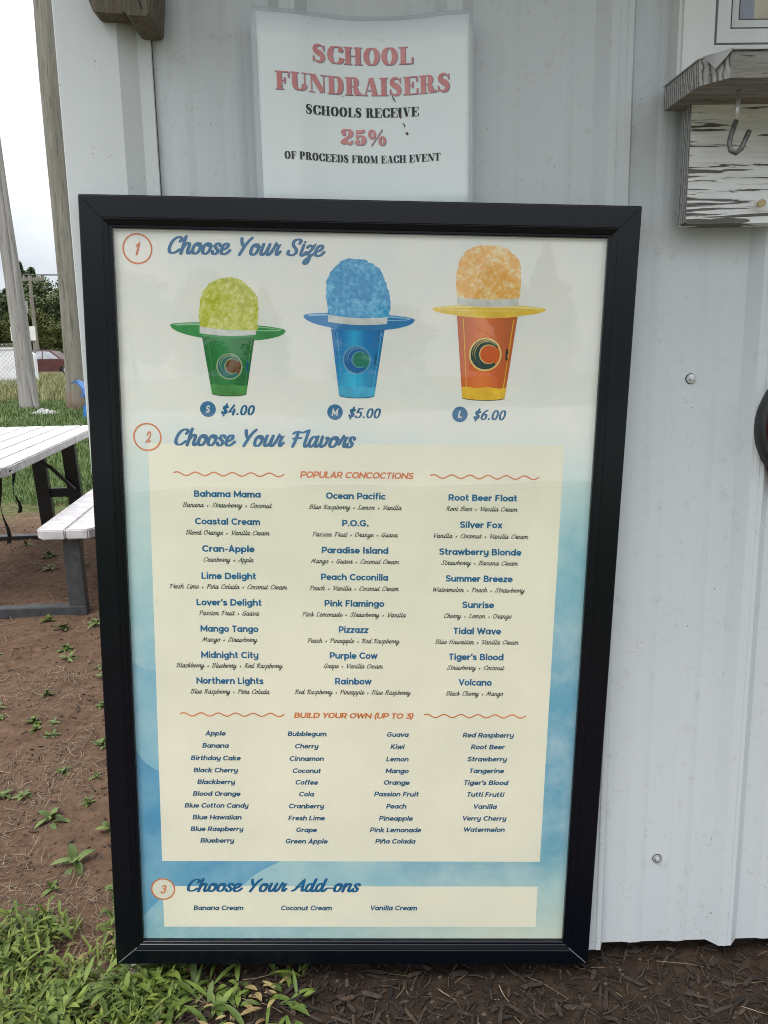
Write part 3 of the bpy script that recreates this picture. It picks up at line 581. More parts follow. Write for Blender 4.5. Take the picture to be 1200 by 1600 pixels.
# ------------------------------------------------------------------ terrain
GP = [(-400,1.5),(-90,.4),(-20,0),(.8,0),(2.3,.075),(3.8,.185),(6,.22),(10,.27),(16.5,.36),(21,.5),(26,.72),(32,1.05),(50,1.5),(90,2.7),(400,9)]
def gz(x, y):
    for (a, za), (b, zb) in zip(GP, GP[1:]):
        if a <= y <= b:
            t = (y-a)/(b-a); base = za+(zb-za)*t; break
    else: base = GP[0][1] if y < 0 else GP[-1][1]
    d = math.hypot(x, y)
    n = noise.noise(Vector((x*2.1, y*2.1, 1)))*.016 + noise.noise(Vector((x*7, y*7, 4)))*.007 + (noise.noise(Vector((x*21, y*21, 9)))*.0035 if d < 6 else 0)
    return base + n*min(1, 12/(d+1))
def ground_mat():
    t = NT('brown_dirt'); x, y, z = t.xyz()
    a = t.noise(2.2, 6, .6); b = t.noise(24, 6, .7); c3 = t.noise(110, 4, .7)
    dirt = t.ramp(b, [(.3, (.058,.034,.022)), (.55, (.128,.076,.048)), (.75, (.19,.125,.083))])
    dirt = t.mix(t.ramp(a, [(.4, 0.0), (.65, .5)]), dirt, (.155,.100,.067)); dirt = t.mix(t.ramp(c3, [(.62, 0.0), (.72, .5)]), dirt, (.21,.165,.115))
    # dark mulch strip below the wall, with the shed's shade painted into it
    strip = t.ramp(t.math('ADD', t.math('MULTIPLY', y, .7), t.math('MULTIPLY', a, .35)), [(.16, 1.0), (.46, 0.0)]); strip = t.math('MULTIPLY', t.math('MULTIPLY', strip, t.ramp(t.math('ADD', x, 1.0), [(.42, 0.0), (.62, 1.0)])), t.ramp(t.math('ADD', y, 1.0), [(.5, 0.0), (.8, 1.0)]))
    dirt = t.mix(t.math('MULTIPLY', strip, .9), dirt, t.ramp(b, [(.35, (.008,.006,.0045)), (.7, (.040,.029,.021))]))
    g2 = t.noise(1.1, 5, .6); gr = t.ramp(b, [(.3, (.035,.060,.014)), (.7, (.085,.125,.032))]); dry = t.ramp(b, [(.3, (.11,.105,.045)), (.7, (.22,.20,.095))])
    yy = t.math('ADD', y, t.math('MULTIPLY', t.math('SUBTRACT', g2, .5), 3.0))
    gmask = t.ramp(t.math('MULTIPLY', yy, .02), [(.090, 0.0), (.104, 1.0)]); dmask = t.ramp(t.math('MULTIPLY', yy, .01), [(.225, 0.0), (.27, 1.0)])
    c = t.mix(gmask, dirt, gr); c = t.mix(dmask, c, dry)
    back = t.ramp(t.math('MULTIPLY', y, -.05), [(.10, 0.0), (.14, 1.0)]); c = t.mix(back, c, gr)
    h = t.math('ADD', b, t.math('MULTIPLY', c3, .4))
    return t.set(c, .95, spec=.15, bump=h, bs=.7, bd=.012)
def axis(a, b, fine0, fine1, st, grow=1.35):
    out = []; v = fine0
    while v <= fine1: out.append(v); v += st
    s = st
    while v < b: out.append(v); s *= grow; v += s
    out.append(b); v = fine0-st; s = st; lo = []
    while v > a: lo.append(v); s *= grow; v -= s
    lo.append(a); return lo[::-1]+out
XS = axis(-400, 400, -3.2, 1.2, .045); YS = axis(-400, 400, -.5, 4.6, .045)
gv = [(x, y, gz(x, y)) for y in YS for x in XS]; nx = len(XS)
gf = [(j*nx+i, j*nx+i+1, (j+1)*nx+i+1, (j+1)*nx+i) for j in range(len(YS)-1) for i in range(nx-1)]
tag(obj('ground', gv, gf, ground_mat(), smooth=True), kind='structure')
rv = []; rf = []
for k, x in enumerate(range(-300, 301, 12)): rv += [(x, 46.5, gz(x, 46.5)+.06), (x, 54, gz(x, 54)+.06), (x, 54, gz(x, 54)-.3), (x, 46.5, gz(x, 46.5)-.3)]
for k in range(50): rf += [(4*k, 4*k+4, 4*k+5, 4*k+1), (4*k+1, 4*k+5, 4*k+6, 4*k+2), (4*k, 4*k+3, 4*k+7, 4*k+4)]
tag(obj('road', rv, rf, nmat('worn_asphalt', (.10,.10,.10), (.17,.165,.16), 3, .9)), kind='structure')
# gravel lot in front of the shed, behind the viewer (mirrored in the glazing)
tag(obj('gravel_lot', [(-40,-24,.03),(40,-24,.03),(40,-7,.05),(-40,-7,.05),(-40,-24,-.2),(40,-24,-.2),(40,-7,-.2),(-40,-7,-.2)], [(0,1,2,3),(0,4,5,1),(3,2,6,7)], nmat('pale_gravel', (.26,.25,.23), (.45,.44,.41), 14, .95)), kind='structure')
# ------------------------------------------------------------------ the shed
YW, YT = .015, -.005
shed = empty('metal_shed', (0, 1.5, 0), label='pale grey ribbed metal shed wall behind the menu board, with window', cat='shed')
shed_inv = Matrix.Translation((0, -1.5, 0))
def shift(mb):
    mb.V = [(x, y-1.5, z) for x, y, z in mb.V]; return mb
prof = [(-.405, YW)]
def minor(x): return [(x-.020, YW), (x-.012, YW-.0018), (x-.006, YW-.0027), (x+.006, YW-.0027), (x+.012, YW-.0018), (x+.020, YW)]
ribs = [-.127, .159, .446, .733, 1.02, 1.307, 1.594, 1.881, 2.168, 2.455]
prof += minor(-.318)+minor(-.226)
for k, x in enumerate(ribs):
    if k % 3 == 2: prof += [(x-.040, YW), (x-.018, YT), (x-.010, YT-.0015), (x-.004, YT-.0015), (x-.003, YT), (x+.009, YT), (x+.011, YT-.002), (x+.020, YT-.002), (x+.030, YW)]
    else: prof += [(x-.033, YW), (x-.013, YT), (x-.006, YT), (x-.004, YT-.001), (x+.003, YT-.001), (x+.005, YT), (x+.013, YT), (x+.033, YW)]
    prof += minor(x+.096)+minor(x+.191)
prof.append((2.75, YW))
Z0 = .047
shift(MB().sheet(prof, Z0, 2.62, .0012)).build('wall_panel', M['wall'], shed)
tr = [(-.519, .16), (-.519, -.012), (-.517, -.0135), (-.414, -.0135), (-.412, -.012), (-.386, .0055), (-.3635, .0055), (-.3625, .0075), (-.3625, .0125)]
shift(MB().sheet(tr, Z0+.004, 2.62, .0014)).build('corner_trim', M['trim'], shed)
# left gable wall, floor frame, roof
side = [(-.5165, .17)]
y = .2
while y < 3.4: side += [(-.5165, y), (-.5365, y+.02), (-.5365, y+.045), (-.5165, y+.065)]; y += .287
side.append((-.5165, 3.5))
shift(MB().sheet([(a, b) for a, b in side], Z0, 2.7, .001)).build('side_wall', M['wall'], shed)
shift(MB().box(-.49, 2.7, .06, 3.45, .02, .16)).build('floor_frame', M['dark'], shed)  # near-black colour stands in for the shade under the raised shed
shift(MB().box(-.50, 2.7, 3.40, 3.5, .16, 2.62).box(2.70, 2.75, .03, 3.5, .05, 2.62)).build('rear_wall', M['roof'], shed)
rf_ = MB(); ry = [(-.80, 2.40), (-.80, 2.46), (1.6, 3.05), (3.7, 2.52), (3.7, 2.46), (1.6, 2.985)]
rf_.prism(ry, -.78, 3.0, 'x'); shift(rf_).build('roof', M['roof'], shed)
# rafter brackets: two weathered timbers hung on the wall under the eave
b1 = MB().prism([(-.452, 2.46), (-.447, 1.876), (-.4395, 1.853), (-.434, 1.850), (-.389, 1.8475), (-.389, 2.46)], -.052, -.0145); shift(b1)
b1.build('eave_bracket', M['brown_wood'], shed)
b2 = MB().prism([(-.3885, 2.46), (-.3875, 1.853), (-.384, 1.843), (-.376, 1.8315), (-.370, 1.8295), (-.344, 1.8285), (-.339, 1.833), (-.334, 1.88), (-.330, 2.46)], -.088, .004); shift(b2)
bk = b2.build('eave_bracket', M['brown_wood'], shed)
sl_ = MB().prism([(-.3585, 1.90), (-.3605, 1.864), (-.3565, 1.855), (-.3505, 1.838), (-.3485, 1.838), (-.3545, 1.862), (-.3545, 1.90)], -.0885, -.0865); shift(sl_).build('split', M['dark'], bk)
# cladding screws with washers
def screw(x, z):
    mb = MB(); y0 = YW
    mb.lathe([(0, -.004), (.0085, -.003), (.0092, 0)], (x, y0, z), 20, 0, 'y'); mb.lathe([(0, -.0095), (.0042, -.009), (.0046, -.0035)], (x, y0, z), 6, 0, 'y')
    mb.lathe([(.0095, -.0015), (.0102, 0)], (x, y0, z), 20, 1, 'y')
    shift(mb).build('screw', None, shed, mats=[M['steel'], M['rubber']])
for x, z in ((.6045, 1.241), (.5865, .244), (.879, 1.243), (.875, .246)): screw(x, z)
# window, upper right
wn = MB(); x0, x1, zb, zt = .535, 1.55, 1.752, 2.40
fr = []
def ring(mb, a, b, c, d, w, y0, y1, i=0):
    """picture-frame of four mitred rails"""
    for P in ([(a, c), (b, c), (b-w, c+w), (a+w, c+w)], [(b, c), (b, d), (b-w, d-w), (b-w, c+w)], [(b, d), (a, d), (a+w, d-w), (b-w, d-w)], [(a, d), (a, c), (a+w, c+w), (a+w, d-w)]): mb.prism(P, y0, y1, 'y', i)
# outer trim has a deeper left stile than the bottom rail
wn.prism([(x0, zb), (x0+.006, zb), (x0+.006, zt), (x0, zt)], -.028, YW-.001)
wn.prism([(x0+.006, zb), (.594, zb), (.594, zt), (x0+.006, zt)], -.034, YW-.001)
wn.prism([(.594, zb), (x1, zb), (x1, 1.7975), (.594, 1.7975)], -.033, YW-.001); wn.prism([(.594, 2.36), (x1, 2.36), (x1, zt), (.594, zt)], -.033, YW-.001); wn.prism([(1.51, 1.7975), (x1, 1.7975), (x1, 2.36), (1.51, 2.36)], -.033, YW-.001)
win = shift(wn).build('window', M['vinyl'], shed)
gap = MB(); gap.prism([(.594, 1.7975), (1.51, 1.7975), (1.51, 2.36), (.594, 2.36)], -.004, .004); shift(gap).build('gap_liner', M['rubber'], win)
fm = MB(); ring(fm, .600, 1.505, 1.802, 2.355, .0225, -.030, -.0045); shift(fm).build('frame', M['vinyl'], win)
sm = MB(); ring(sm, .623, 1.482, 1.8245, 2.332, .018, -.020, -.005); shift(sm).build('sash', M['vinyl'], win)
gk = MB(); ring(gk, .6222, 1.4828, 1.8237, 2.3328, .0016, -.0306, -.024); ring(gk, .6398, 1.4652, 1.8413, 2.3152, .0014, -.0206, -.012); shift(gk).build('gap_shade', M['rubber'], win)  # dark rings draw the shade of the gaps round the sash
pn = MB().box(.6405, 1.465, -.010, -.007, 1.842, 2.315); shift(pn).build('pane', M['glass'], win)
bl = MB().box(.6405, .672, -.0062, -.0045, 1.842, 2.315, 0).box(.672, 1.465, -.0062, -.0045, 1.842, 2.315, 1)
shift(bl).build('blind', None, win, mats=[nmat('grey_blue_blind', (.10,.13,.18), (.15,.18,.24), 10, .6), nmat('tan_blind', (.36,.31,.17), (.45,.40,.24), 10, .7)])
# counter shelf below the window, weathered, with folded flashing on top
poly = [(.524, YT), (.520, -.16), (.549, -.205), (1.75, -.205), (1.75, YT)]
def slope(y): return 1.7415+.085*(y)       # top falls slightly to the front
V = [(x, y, slope(y)-.0375) for x, y in poly]+[(x, y, slope(y)) for x, y in poly]; n = 5
F = [(4,3,2,1,0), (5,6,7,8,9)]+[(k, (k+1) % n, n+(k+1) % n, n+k) for k in range(n)]
sh = MB().add(V, F, 0); sh.I = [1, 1, 0, 0, 1, 1, 1]; shift(sh)
shelf = sh.build('counter_shelf', None, shed, mats=[M['end_grain'], M['grey_wood']])
fl = MB(); poly2 = [(.5215, YT), (.5175, -.158), (.547, -.2085), (1.752, -.2085), (1.752, YT)]
V = [(x, y, slope(y)+.0006) for x, y in poly2]+[(x, y, slope(y)+.0024) for x, y in poly2]; fl.add(V, F)
# turned-down tongue of the folded corner
a, b, c = Vector((.5225, -.1705, slope(-.17)+.001)), Vector((.5515, -.2105, slope(-.21)+.001)), Vector((.5345, -.1905, slope(-.19)-.022))
nrm = (b-a).cross(c-a).normalized()*.0012
off = Vector((-.0022, -.0016, 0)); V = [a+off, b+off, c+off, a+off-nrm, b+off-nrm, c+off-nrm]; fl.add(V, [(0,1,2), (5,4,3), (0,3,4,1), (1,4,5,2), (2,5,3,0)])
shift(fl).build('flashing', M['flashing'], shelf)
ap = MB(); ap.prism([(.557, 1.511), (.560, 1.508), (1.72, 1.508), (1.72, 1.7015), (.558, 1.7015)], -.0445, YT-.0005)
ap.I = [1, 1, 0, 0, 0, 0, 2]; ap.I = [1, 1]+[1, 1, 1, 1, 2]
bd = shift(ap).build('apron_board', None, shed, mats=[M['flaking'], M['flaking'], M['end_grain']])
pg = MB().tube([(.684, -.0445, 1.540), (.680, -.062, 1.537)], [.0045, .0052], 10).tube([(.680, -.062, 1.537), (.679, -.066, 1.536)], [.0068, .006], 10); shift(pg).build('peg', nmat('pale_wood_peg', (.34,.25,.11), (.5,.40,.22), 60, .6), bd)
# metal hook screwed up into the shelf
hx, hy = .595, -.133
P = [(hx+.001, hy, slope(hy)-.034), (hx+.001, hy, 1.668), (hx-.001, hy-.001, 1.648), (hx-.007, hy-.002, 1.630), (hx-.0105, hy-.002, 1.615), (hx-.008, hy-.003, 1.603), (hx+.0005, hy-.004, 1.5985), (hx+.0085, hy-.004, 1.605), (hx+.014, hy-.004, 1.618), (hx+.020, hy-.004, 1.632)]
hk = MB(); hk.tube(P[:3], .0036, 12, 0); hk.tube(P[2:], .0040, 12, 1)
tag(hk.build('metal_hook', None, None, True, mats=[M['steel'], M['rust_steel']]), 'bent grey metal hook hanging under the weathered counter shelf', 'hook')
# round black-rimmed disc at the right edge
dc = empty('round_sign', (.845, YT, 1.151), label='round dark red disc with thick black rim on the right of the wall', cat='sign')
MB().lathe([(.109, -.012), (.110, -.020), (.115, -.025), (.121, -.022), (.124, -.010), (.124, 0), (.106, 0)], (0, 0, 0), 56, 0, 'y').build('rim', M['rubber'], dc, True)
MB().lathe([(0, -.016), (.05, -.0155), (.108, -.0135), (.108, -.001), (0, -.001)], (0, 0, 0), 56, 0, 'y').build('face', nmat('dark_red_face', (.09,.008,.012), (.16,.015,.02), 20, .3), dc, True)
# ------------------------------------------------------------------ menu board
TH = .034
board = empty('menu_board', (-.0312, -.04, .8073), (0, TH, 0), 'large black framed shaved ice menu board hung on the ribbed wall', 'menu board')
BW, BH = .9745/2, 1.499/2; OX0, OX1, OZ0, OZ1 = -.433, .4335, -.7005, .6955
fb = MB(); e = .0009
rails = [([(-BW, BH), (BW, BH), (OX1, OZ1), (OX0, OZ1)], 'h'), ([(BW, -BH), (-BW, -BH), (OX0, OZ0), (OX1, OZ0)], 'h'), ([(-BW, -BH), (-BW, BH), (OX0, OZ1), (OX0, OZ0)], 'v'), ([(BW, BH), (BW, -BH), (OX1, OZ0), (OX1, OZ1)], 'v')]
for q, _ in rails:
    o0, o1, i1, i0 = [Vector(p) for p in q]; t = (o1-o0).normalized(); mid = (i0+i1)/2-(o0+o1)/2; inn = (mid - t*mid.dot(t)).normalized()
    # section across the rail: (fraction towards the opening, depth)
    wd = (mid - t*mid.dot(t)).length
    sec = [(0, .034), (0, .0016), (.0014, .0003), (.0026, 0), (wd-.0175, 0), (wd-.0165, .0009), (wd-.0155, .0009), (wd-.0145, .0002), (wd-.006, .0035), (wd-.0050, .0048), (wd-.0012, .0050), (wd, .0062), (wd, .018), (wd-.02, .034)]
    A = []; Bq = []
    for s, d in sec:
        f = s/wd; pa = o0+(i0-o0)*f + t*e*.6; pb = o1+(i1-o1)*f - t*e*.6
        A.append((pa.x, d, pa.y)); Bq.append((pb.x, d, pb.y))
    n = len(sec); fb.add(A+Bq, [tuple(range(n)), tuple(range(2*n-1, n-1, -1))]+[(k, n+k, n+(k+1) % n, (k+1) % n) for k in range(n)])
fb.build('frame', M['frame'], board)
for (a, c), (b, d) in (((-BW, -BH), (OX0, OZ0)), ((BW, -BH), (OX1, OZ0))):
    a, b = Vector((a, c)), Vector((b, d)); t = (b-a).normalized(); nn = Vector((-t.y, t.x))*.0011; a = a+t*.006; b = b-t*.016
    MB().prism([tuple(a+nn), tuple(b+nn), tuple(b-nn), tuple(a-nn)], -.0002, .010).build('mitre_edge', M['frame_seam'], board)
poster = MB().box(OX0-.006, OX1+.006, .015, .0175, OZ0-.006, OZ1+.006).build('poster', M['poster'], board)
MB().box(OX0-.004, OX1+.004, .0078, .0108, OZ0-.004, OZ1+.004).build('glass', M['glass'], board)
MB().box(-BW+.03, BW-.03, .026, .0338, -BH+.03, BH-.03).build('backing', M['dark'], board)
def flat(name, polys, mats, y, parent=poster):
    """printed shapes: list of (outline, material index), each a hair in front of the one before"""
    V = []; F = []; I = []
    for k, (P, i) in enumerate(polys):
        b = len(V); cx = sum(p[0] for p in P)/len(P); cz = sum(p[1] for p in P)/len(P); yy = y-k*.00001
        V += [(p[0], yy, p[1]) for p in P]; F.append(tuple(range(b, b+len(P)))); I.append(i)
    o = obj(name, V, F, None, parent, mats=mats, idx=I)
    bm = bmesh.new(); bm.from_mesh(o.data); bmesh.ops.triangulate(bm, faces=bm.faces[:], ngon_method='EAR_CLIP'); bm.to_mesh(o.data); bm.free(); return o
def curve(pts, n=10, closed=False):
    out = []; m = len(pts)
    for k in range(m if closed else m-1):
        p = [pts[(k+d) % m] if closed else pts[max(0, min(m-1, k+d))] for d in (-1, 0, 1, 2)]
        for j in range(n):
            t = j/n; out.append(tuple(.5*(2*p[1][d]+(p[2][d]-p[0][d])*t+(2*p[0][d]-5*p[1][d]+4*p[2][d]-p[3][d])*t*t+(3*p[1][d]-p[0][d]-3*p[2][d]+p[3][d])*t**3) for d in (0, 1)))
    if not closed: out.append(pts[-1])
    return out
# watercolour swells at the left and along the bottom
wv = [(curve([(-.438, -.095), (-.415, -.112), (-.39, -.118), (-.36, -.14)])+[(-.36, -.60), (-.40, -.635), (-.438, -.70)], 0),
      (curve([(-.438, -.265), (-.425, -.298), (-.40, -.322), (-.36, -.335)])+[(-.36, -.515), (.02, -.515), (.02, -.59), (-.36, -.60), (-.40, -.612), (-.438, -.655)], 1),
      (curve([(-.25, -.60), (-.225, -.575), (-.19, -.545), (-.13, -.515)])+[(.03, -.515), (.08, -.548), (.13, -.578), (.20, -.60)], 2)]
flat('watercolour_swell', wv, [M['wave_a'], M['wave_b'], M['wave_c']], .01494)
flat('cream_panel', [([(-.3872, .322), (.3790, .3295), (.3782, -.5235), (-.3905, -.5240)], 0)], [M['cream']], .01488)
flat('cream_panel', [([(-.3915, -.5805), (.3768, -.5800), (.3772, -.6733), (-.3912, -.6737)], 0)], [M['cream']], .01488)
STY = {'name': ('flavour_name', SANS, .235, 0, .055, 'blue_ink'), 'list': ('flavour_entry', SANS, .225, .2, .05, 'navy_ink'), 'sub': ('subheading', SANS, .22, .2, .02, 'orange_ink'),
       'ingr': ('ingredient_line', SCRIPT, .13, .28, .05, 'script_ink'), 'head': ('heading', SCRIPT, .185, .26, .015, 'blue_ink'), 'price': ('price', SCRIPT, .19, .22, .06, 'blue_ink')}
def write(name, txt, xl, xr, zb, cap, font, w, shear, track, mat, y=.0146, parent=poster, surf=None):
    pcs, a, b = text_shapes(txt, font, w, shear, track); sx = (xr-xl)/(b-a); V = []; F = []
    for k, (P, f) in enumerate(pcs):
        for Q, dy in layered((P, f), k):
            o = len(V); F.append(tuple(range(o, o+len(Q))))
            V += [(xl+(px-a)*sx, y-dy, zb+py*cap) for px, py in Q]
    return obj(name, V, F, M[mat], parent)
for kind, txt, xl, xr, zb, cap in TEXTS:
    nm, font, w, shr, trk, mt_ = STY[kind]; write(nm, txt, xl, xr, zb, cap, font, w, shr, trk, mt_)
for x0, x1, z in WAVES:
    P = [(x0+(x1-x0)*k/96, z+.0033*math.sin(2*PI*6*k/96+.4)) for k in range(97)]
    (V, F), = ribbon(P, False, lambda dx, dy, f=0: .00115, False); obj('wavy_rule', [(a, .0146, b) for a, b in V], F, M['orange_ink'], poster)
for (x, z), r, ch in zip(BADGES, BADGE_R, '123'):
    P = [(x+(r-.0012)*math.cos(2*PI*k/64), z+(r-.0012)*math.sin(2*PI*k/64)) for k in range(64)]; y = .0147
    if ch == '3': pcs = flat('number_badge', [(P, 0)], [M['badge_cream']], .01475)
    else: pcs = poster
    (V, F), = ribbon(P, True, lambda dx, dy, f=0: .0014, False); obj('badge_ring', [(a, .0146, b) for a, b in V], F, M['orange_ink'], poster)
    cw = .0125 if ch != '1' else .009; write('badge_number', ch, x-cw/2+.001, x+cw/2+.001, z-.0095, .0195*r/.026, SCRIPT, .2, .25, 0, 'orange_ink')
for (x, z), ch in zip(SIZES, 'SML'):
    flat('size_badge', [([(x+SIZE_R*math.cos(2*PI*k/48), z+SIZE_R*math.sin(2*PI*k/48)) for k in range(48)], 0)], [M['badge_blue']], .0147)
    cw = {'S': .008, 'M': .0125, 'L': .008}[ch]; write('size_letter', ch, x-cw/2, x+cw/2, z-.0065, .013, SANS, .24, .2, 0, 'white_ink', .0145)
# pictures of the three cups
def ice_mat(n, a, b, c):
    t = NT(n); f = t.noise(120, 9, .8); g = t.noise(30, 6, .7); col = t.ramp(f, [(.38, a), (.5, b), (.62, c)]); col = t.mix(t.ramp(g, [(.42, .7), (.55, 0.0)]), col, a); return t.set(t.mix(t.ramp(g, [(.5, 0.0), (.68, .5)]), col, c), .4, spec=.3)
def liq(n, top, bot, z0, z1, cx):
    t = NT(n); x, y, z = t.xyz(); u = t.math('DIVIDE', t.math('SUBTRACT', t.math('ADD', z, t.math('MULTIPLY', t.noise(40, 3), .02)), z0), z1-z0); col = t.ramp(u, [(.15, bot), (.9, top)]); ed = t.math('ABSOLUTE', t.math('SUBTRACT', x, cx-.006))
    return t.set(t.mix(t.ramp(t.math('MULTIPLY', ed, 20), [(.25, .0), (.95, .6)]), t.mix(t.ramp(t.math('MULTIPLY', ed, 20), [(.0, .30), (.4, 0.0)]), col, tuple(min(1, v*2.2+.02) for v in bot)), tuple(v*.55 for v in top)), .4, spec=.3)
PAL = [dict(ice=((.42,.45,.02), (.58,.60,.06), (.74,.74,.30)), body=((.02,.21,.05), (.015,.16,.04)), low=(.06,.26,.06), brim=(.05,.30,.08), brim2=(.30,.55,.32), logo=((.02,.16,.14), (.30,.42,.22), (.16,.07,.02)), edge=(.02,.05,.02)),
       dict(ice=((.01,.24,.54), (.05,.40,.68), (.22,.58,.80)), body=((.01,.22,.55), (.02,.38,.66)), low=(.06,.40,.62), brim=(.03,.23,.52), brim2=(.30,.55,.76), logo=((.01,.13,.36), (.14,.36,.52), (.02,.22,.14)), edge=(.01,.06,.2)),
       dict(ice=((.86,.40,.06), (.90,.60,.20), (.93,.80,.52)), body=((.70,.17,.045), (.76,.14,.02)), low=(.86,.48,.03), brim=(.86,.56,.06), brim2=(.88,.72,.30), logo=((.03,.07,.06), (.80,.62,.22), (.66,.12,.02)), edge=(.10,.04,.02))]
for ci, (c, p) in enumerate(zip(CONES, PAL)):
    sfx = ('small', 'medium', 'large')[ci]; polys = []
    pm = [ice_mat('ice_'+sfx, *p['ice']), pale('napkin', (.58,.60,.56), (.72,.73,.68), 60), liq('drink_'+sfx, p['body'][0], p['body'][1], c['cup'][2][1], c['cup'][0][1], (c['cup'][2][0]+c['cup'][3][0])/2), pale('base_'+sfx, tuple(v*.85 for v in p['low']), tuple(min(.9, v*1.2) for v in p['low']), 40), pale('brim_'+sfx, tuple(v*.85 for v in p['brim']), tuple(min(.9, v*1.15) for v in p['brim']), 30), pale('brim_light_'+sfx, p['brim2'], tuple(min(.9, v*1.1) for v in p['brim2']), 40), pale('logo_'+sfx, *(p['logo'][0],)*2), pale('logo_line_'+sfx, *(p['logo'][1],)*2), pale('logo_fill_'+sfx, *(p['logo'][2],)*2), pale('edge_'+sfx, *(p['edge'],)*2)]
    # brim behind
    (bl_, bz1), (br_, bz2), (bm_, bzb) = c['brim']; mx_, mz_ = (bl_+br_)/2, (bz1+bz2)/2; hw_ = (br_-bl_)/2; drop = mz_-bzb
    up_ = .008 if ci != 2 else .0075
    outl = [(mx_+hw_*math.cos(a), mz_+(up_ if math.sin(a) > 0 else drop)*math.sin(a)*(1 if math.sin(a) > 0 else 1)+(bz2-bz1)/2*math.cos(a)) for a in [2*PI*k/72 for k in range(72)]]
    polys.append((outl, 4))
    inn_ = [(mx_+(hw_*.93)*math.cos(a), mz_+.001+(up_*.62)*math.sin(a)+(bz2-bz1)/2*math.cos(a)) for a in [2*PI*k/72 for k in range(72)]]
    polys.append((inn_, 5)); polys.append(([(mx_+(x-mx_)*.94, mz_+(z-mz_)*.55-.0005) for x, z in inn_], 4))
    # ice dome with a crumbly outline
    D = curve(c['dome'], 12); D2 = []
    for k, (x, z) in enumerate(D):
        a = noise.noise(Vector((x*260, z*260, ci*9)))*.0016+noise.noise(Vector((x*110, z*110, ci*5)))*.0018; cxm = (c['dome'][0][0]+c['dome'][-1][0])/2; czm = c['dome'][0][1]+.03
        dx, dz = x-cxm, z-czm; m = math.hypot(dx, dz); D2.append((x+dx/m*a, z+dz/m*a))
    polys.append((D2, 0))
    # cup
    tl, tr2, br2, bl2 = c['cup']; bw = (br2[0]-bl2[0])/2; bxm = (br2[0]+bl2[0])/2
    bot = [(bxm+bw*math.cos(a), br2[1]-.0045*abs(math.sin(a))) for a in [PI*k/14 for k in range(15)]]
    polys.append(([tl, tr2]+bot, 2))
    f = (c['low']-br2[1])/(tr2[1]-br2[1]); lx0 = bl2[0]+(tl[0]-bl2[0])*f; lx1 = br2[0]+(tr2[0]-br2[0])*f
    polys.append(([(lx0, c['low'])]+[(lx0+(lx1-lx0)*k/12, c['low']+.0012*math.sin(k*1.1)-.001) for k in range(1, 12)]+[(lx1, c['low'])]+bot, 3))
    rim = [(bxm+bw*math.cos(a), br2[1]-.0045*abs(math.sin(a))) for a in [PI*k/14 for k in range(15)]]
    polys.append((rim+[(x, z+.0013) for x, z in rim[::-1]], 9))
    # highlights down the cup walls
    for s in (.10, .93):
        xa = tl[0]+(tr2[0]-tl[0])*s; xb = bl2[0]+(br2[0]-bl2[0])*s; polys.append(([(xa, tl[1]-.006), (xa+.0016, tl[1]-.006), (xb+.0012, br2[1]+.004), (xb, br2[1]+.004)], 3))
    # brim front lip crossing the cup
    lip = [(tl[0]-.001+(tr2[0]-tl[0]+.002)*k/16, tl[1]+.0065-.0035*math.sin(PI*k/16)) for k in range(17)]
    polys.append((lip+[(x, z-.0055-(.002 if ci == 2 else 0)) for x, z in lip[::-1]], 4))
    # napkin band
    a0, a1, a2, a3 = c['band']; top = [(a0[0]+(a1[0]-a0[0])*k/16, a0[1]+(a1[1]-a0[1])*k/16-.0035*math.sin(PI*k/16)) for k in range(17)]; botb = [(a2[0]+(a3[0]-a2[0])*k/16, a2[1]+(a3[1]-a2[1])*k/16-.0035*math.sin(PI*k/16)) for k in range(17)]
    polys.append((top+botb, 1))
    # round emblem: a curling wave in a ring
    lx, lz = c['logo']; r = c['r']; C2 = lambda q, cx=0, cz=0, n=48, a0=0, a1=2*PI: [(lx+(cx+q*math.cos(a0+(a1-a0)*k/n))*r, lz+(cz+q*math.sin(a0+(a1-a0)*k/n))*r) for k in range(n+1)]
    polys += [(C2(1.0)[:-1], 7), (C2(.90)[:-1], 8)]
    inner = C2(.56, .22, .02, 30, R(305), R(42)); outer = C2(.90, 0, 0, 40, R(30), R(318))
    polys.append((outer+inner, 6))
    for q, a0, a1, cx, cz, wd in ((.56, R(305), R(42), .22, .02, .0010), (.74, R(40), R(205), .10, .04, .0006), (.82, R(60), R(190), .05, .03, .0005)):
        pth = C2(q, cx, cz, 26, a0, a1); (V, F), = ribbon(pth, False, lambda dx, dy, f=0: wd*(.35+.65*math.sin(PI*min(1, max(0, f)))), False); n = len(pth); polys.append(([V[2*k] for k in range(n)]+[V[2*k+1] for k in range(n-1, -1, -1)], 7))
    pic = flat('cup_picture', polys, pm, .01478)
    # start of a wordmark turning round the cup
    tx = lx+r*(1.28, 1.24, 1.24)[ci]; write('cup_lettering', 't', tx, tx+.0055, lz-.010, .021, SANS, .26, .15, 0, ('navy_ink', 'navy_ink', 'script_ink')[ci], .01455)
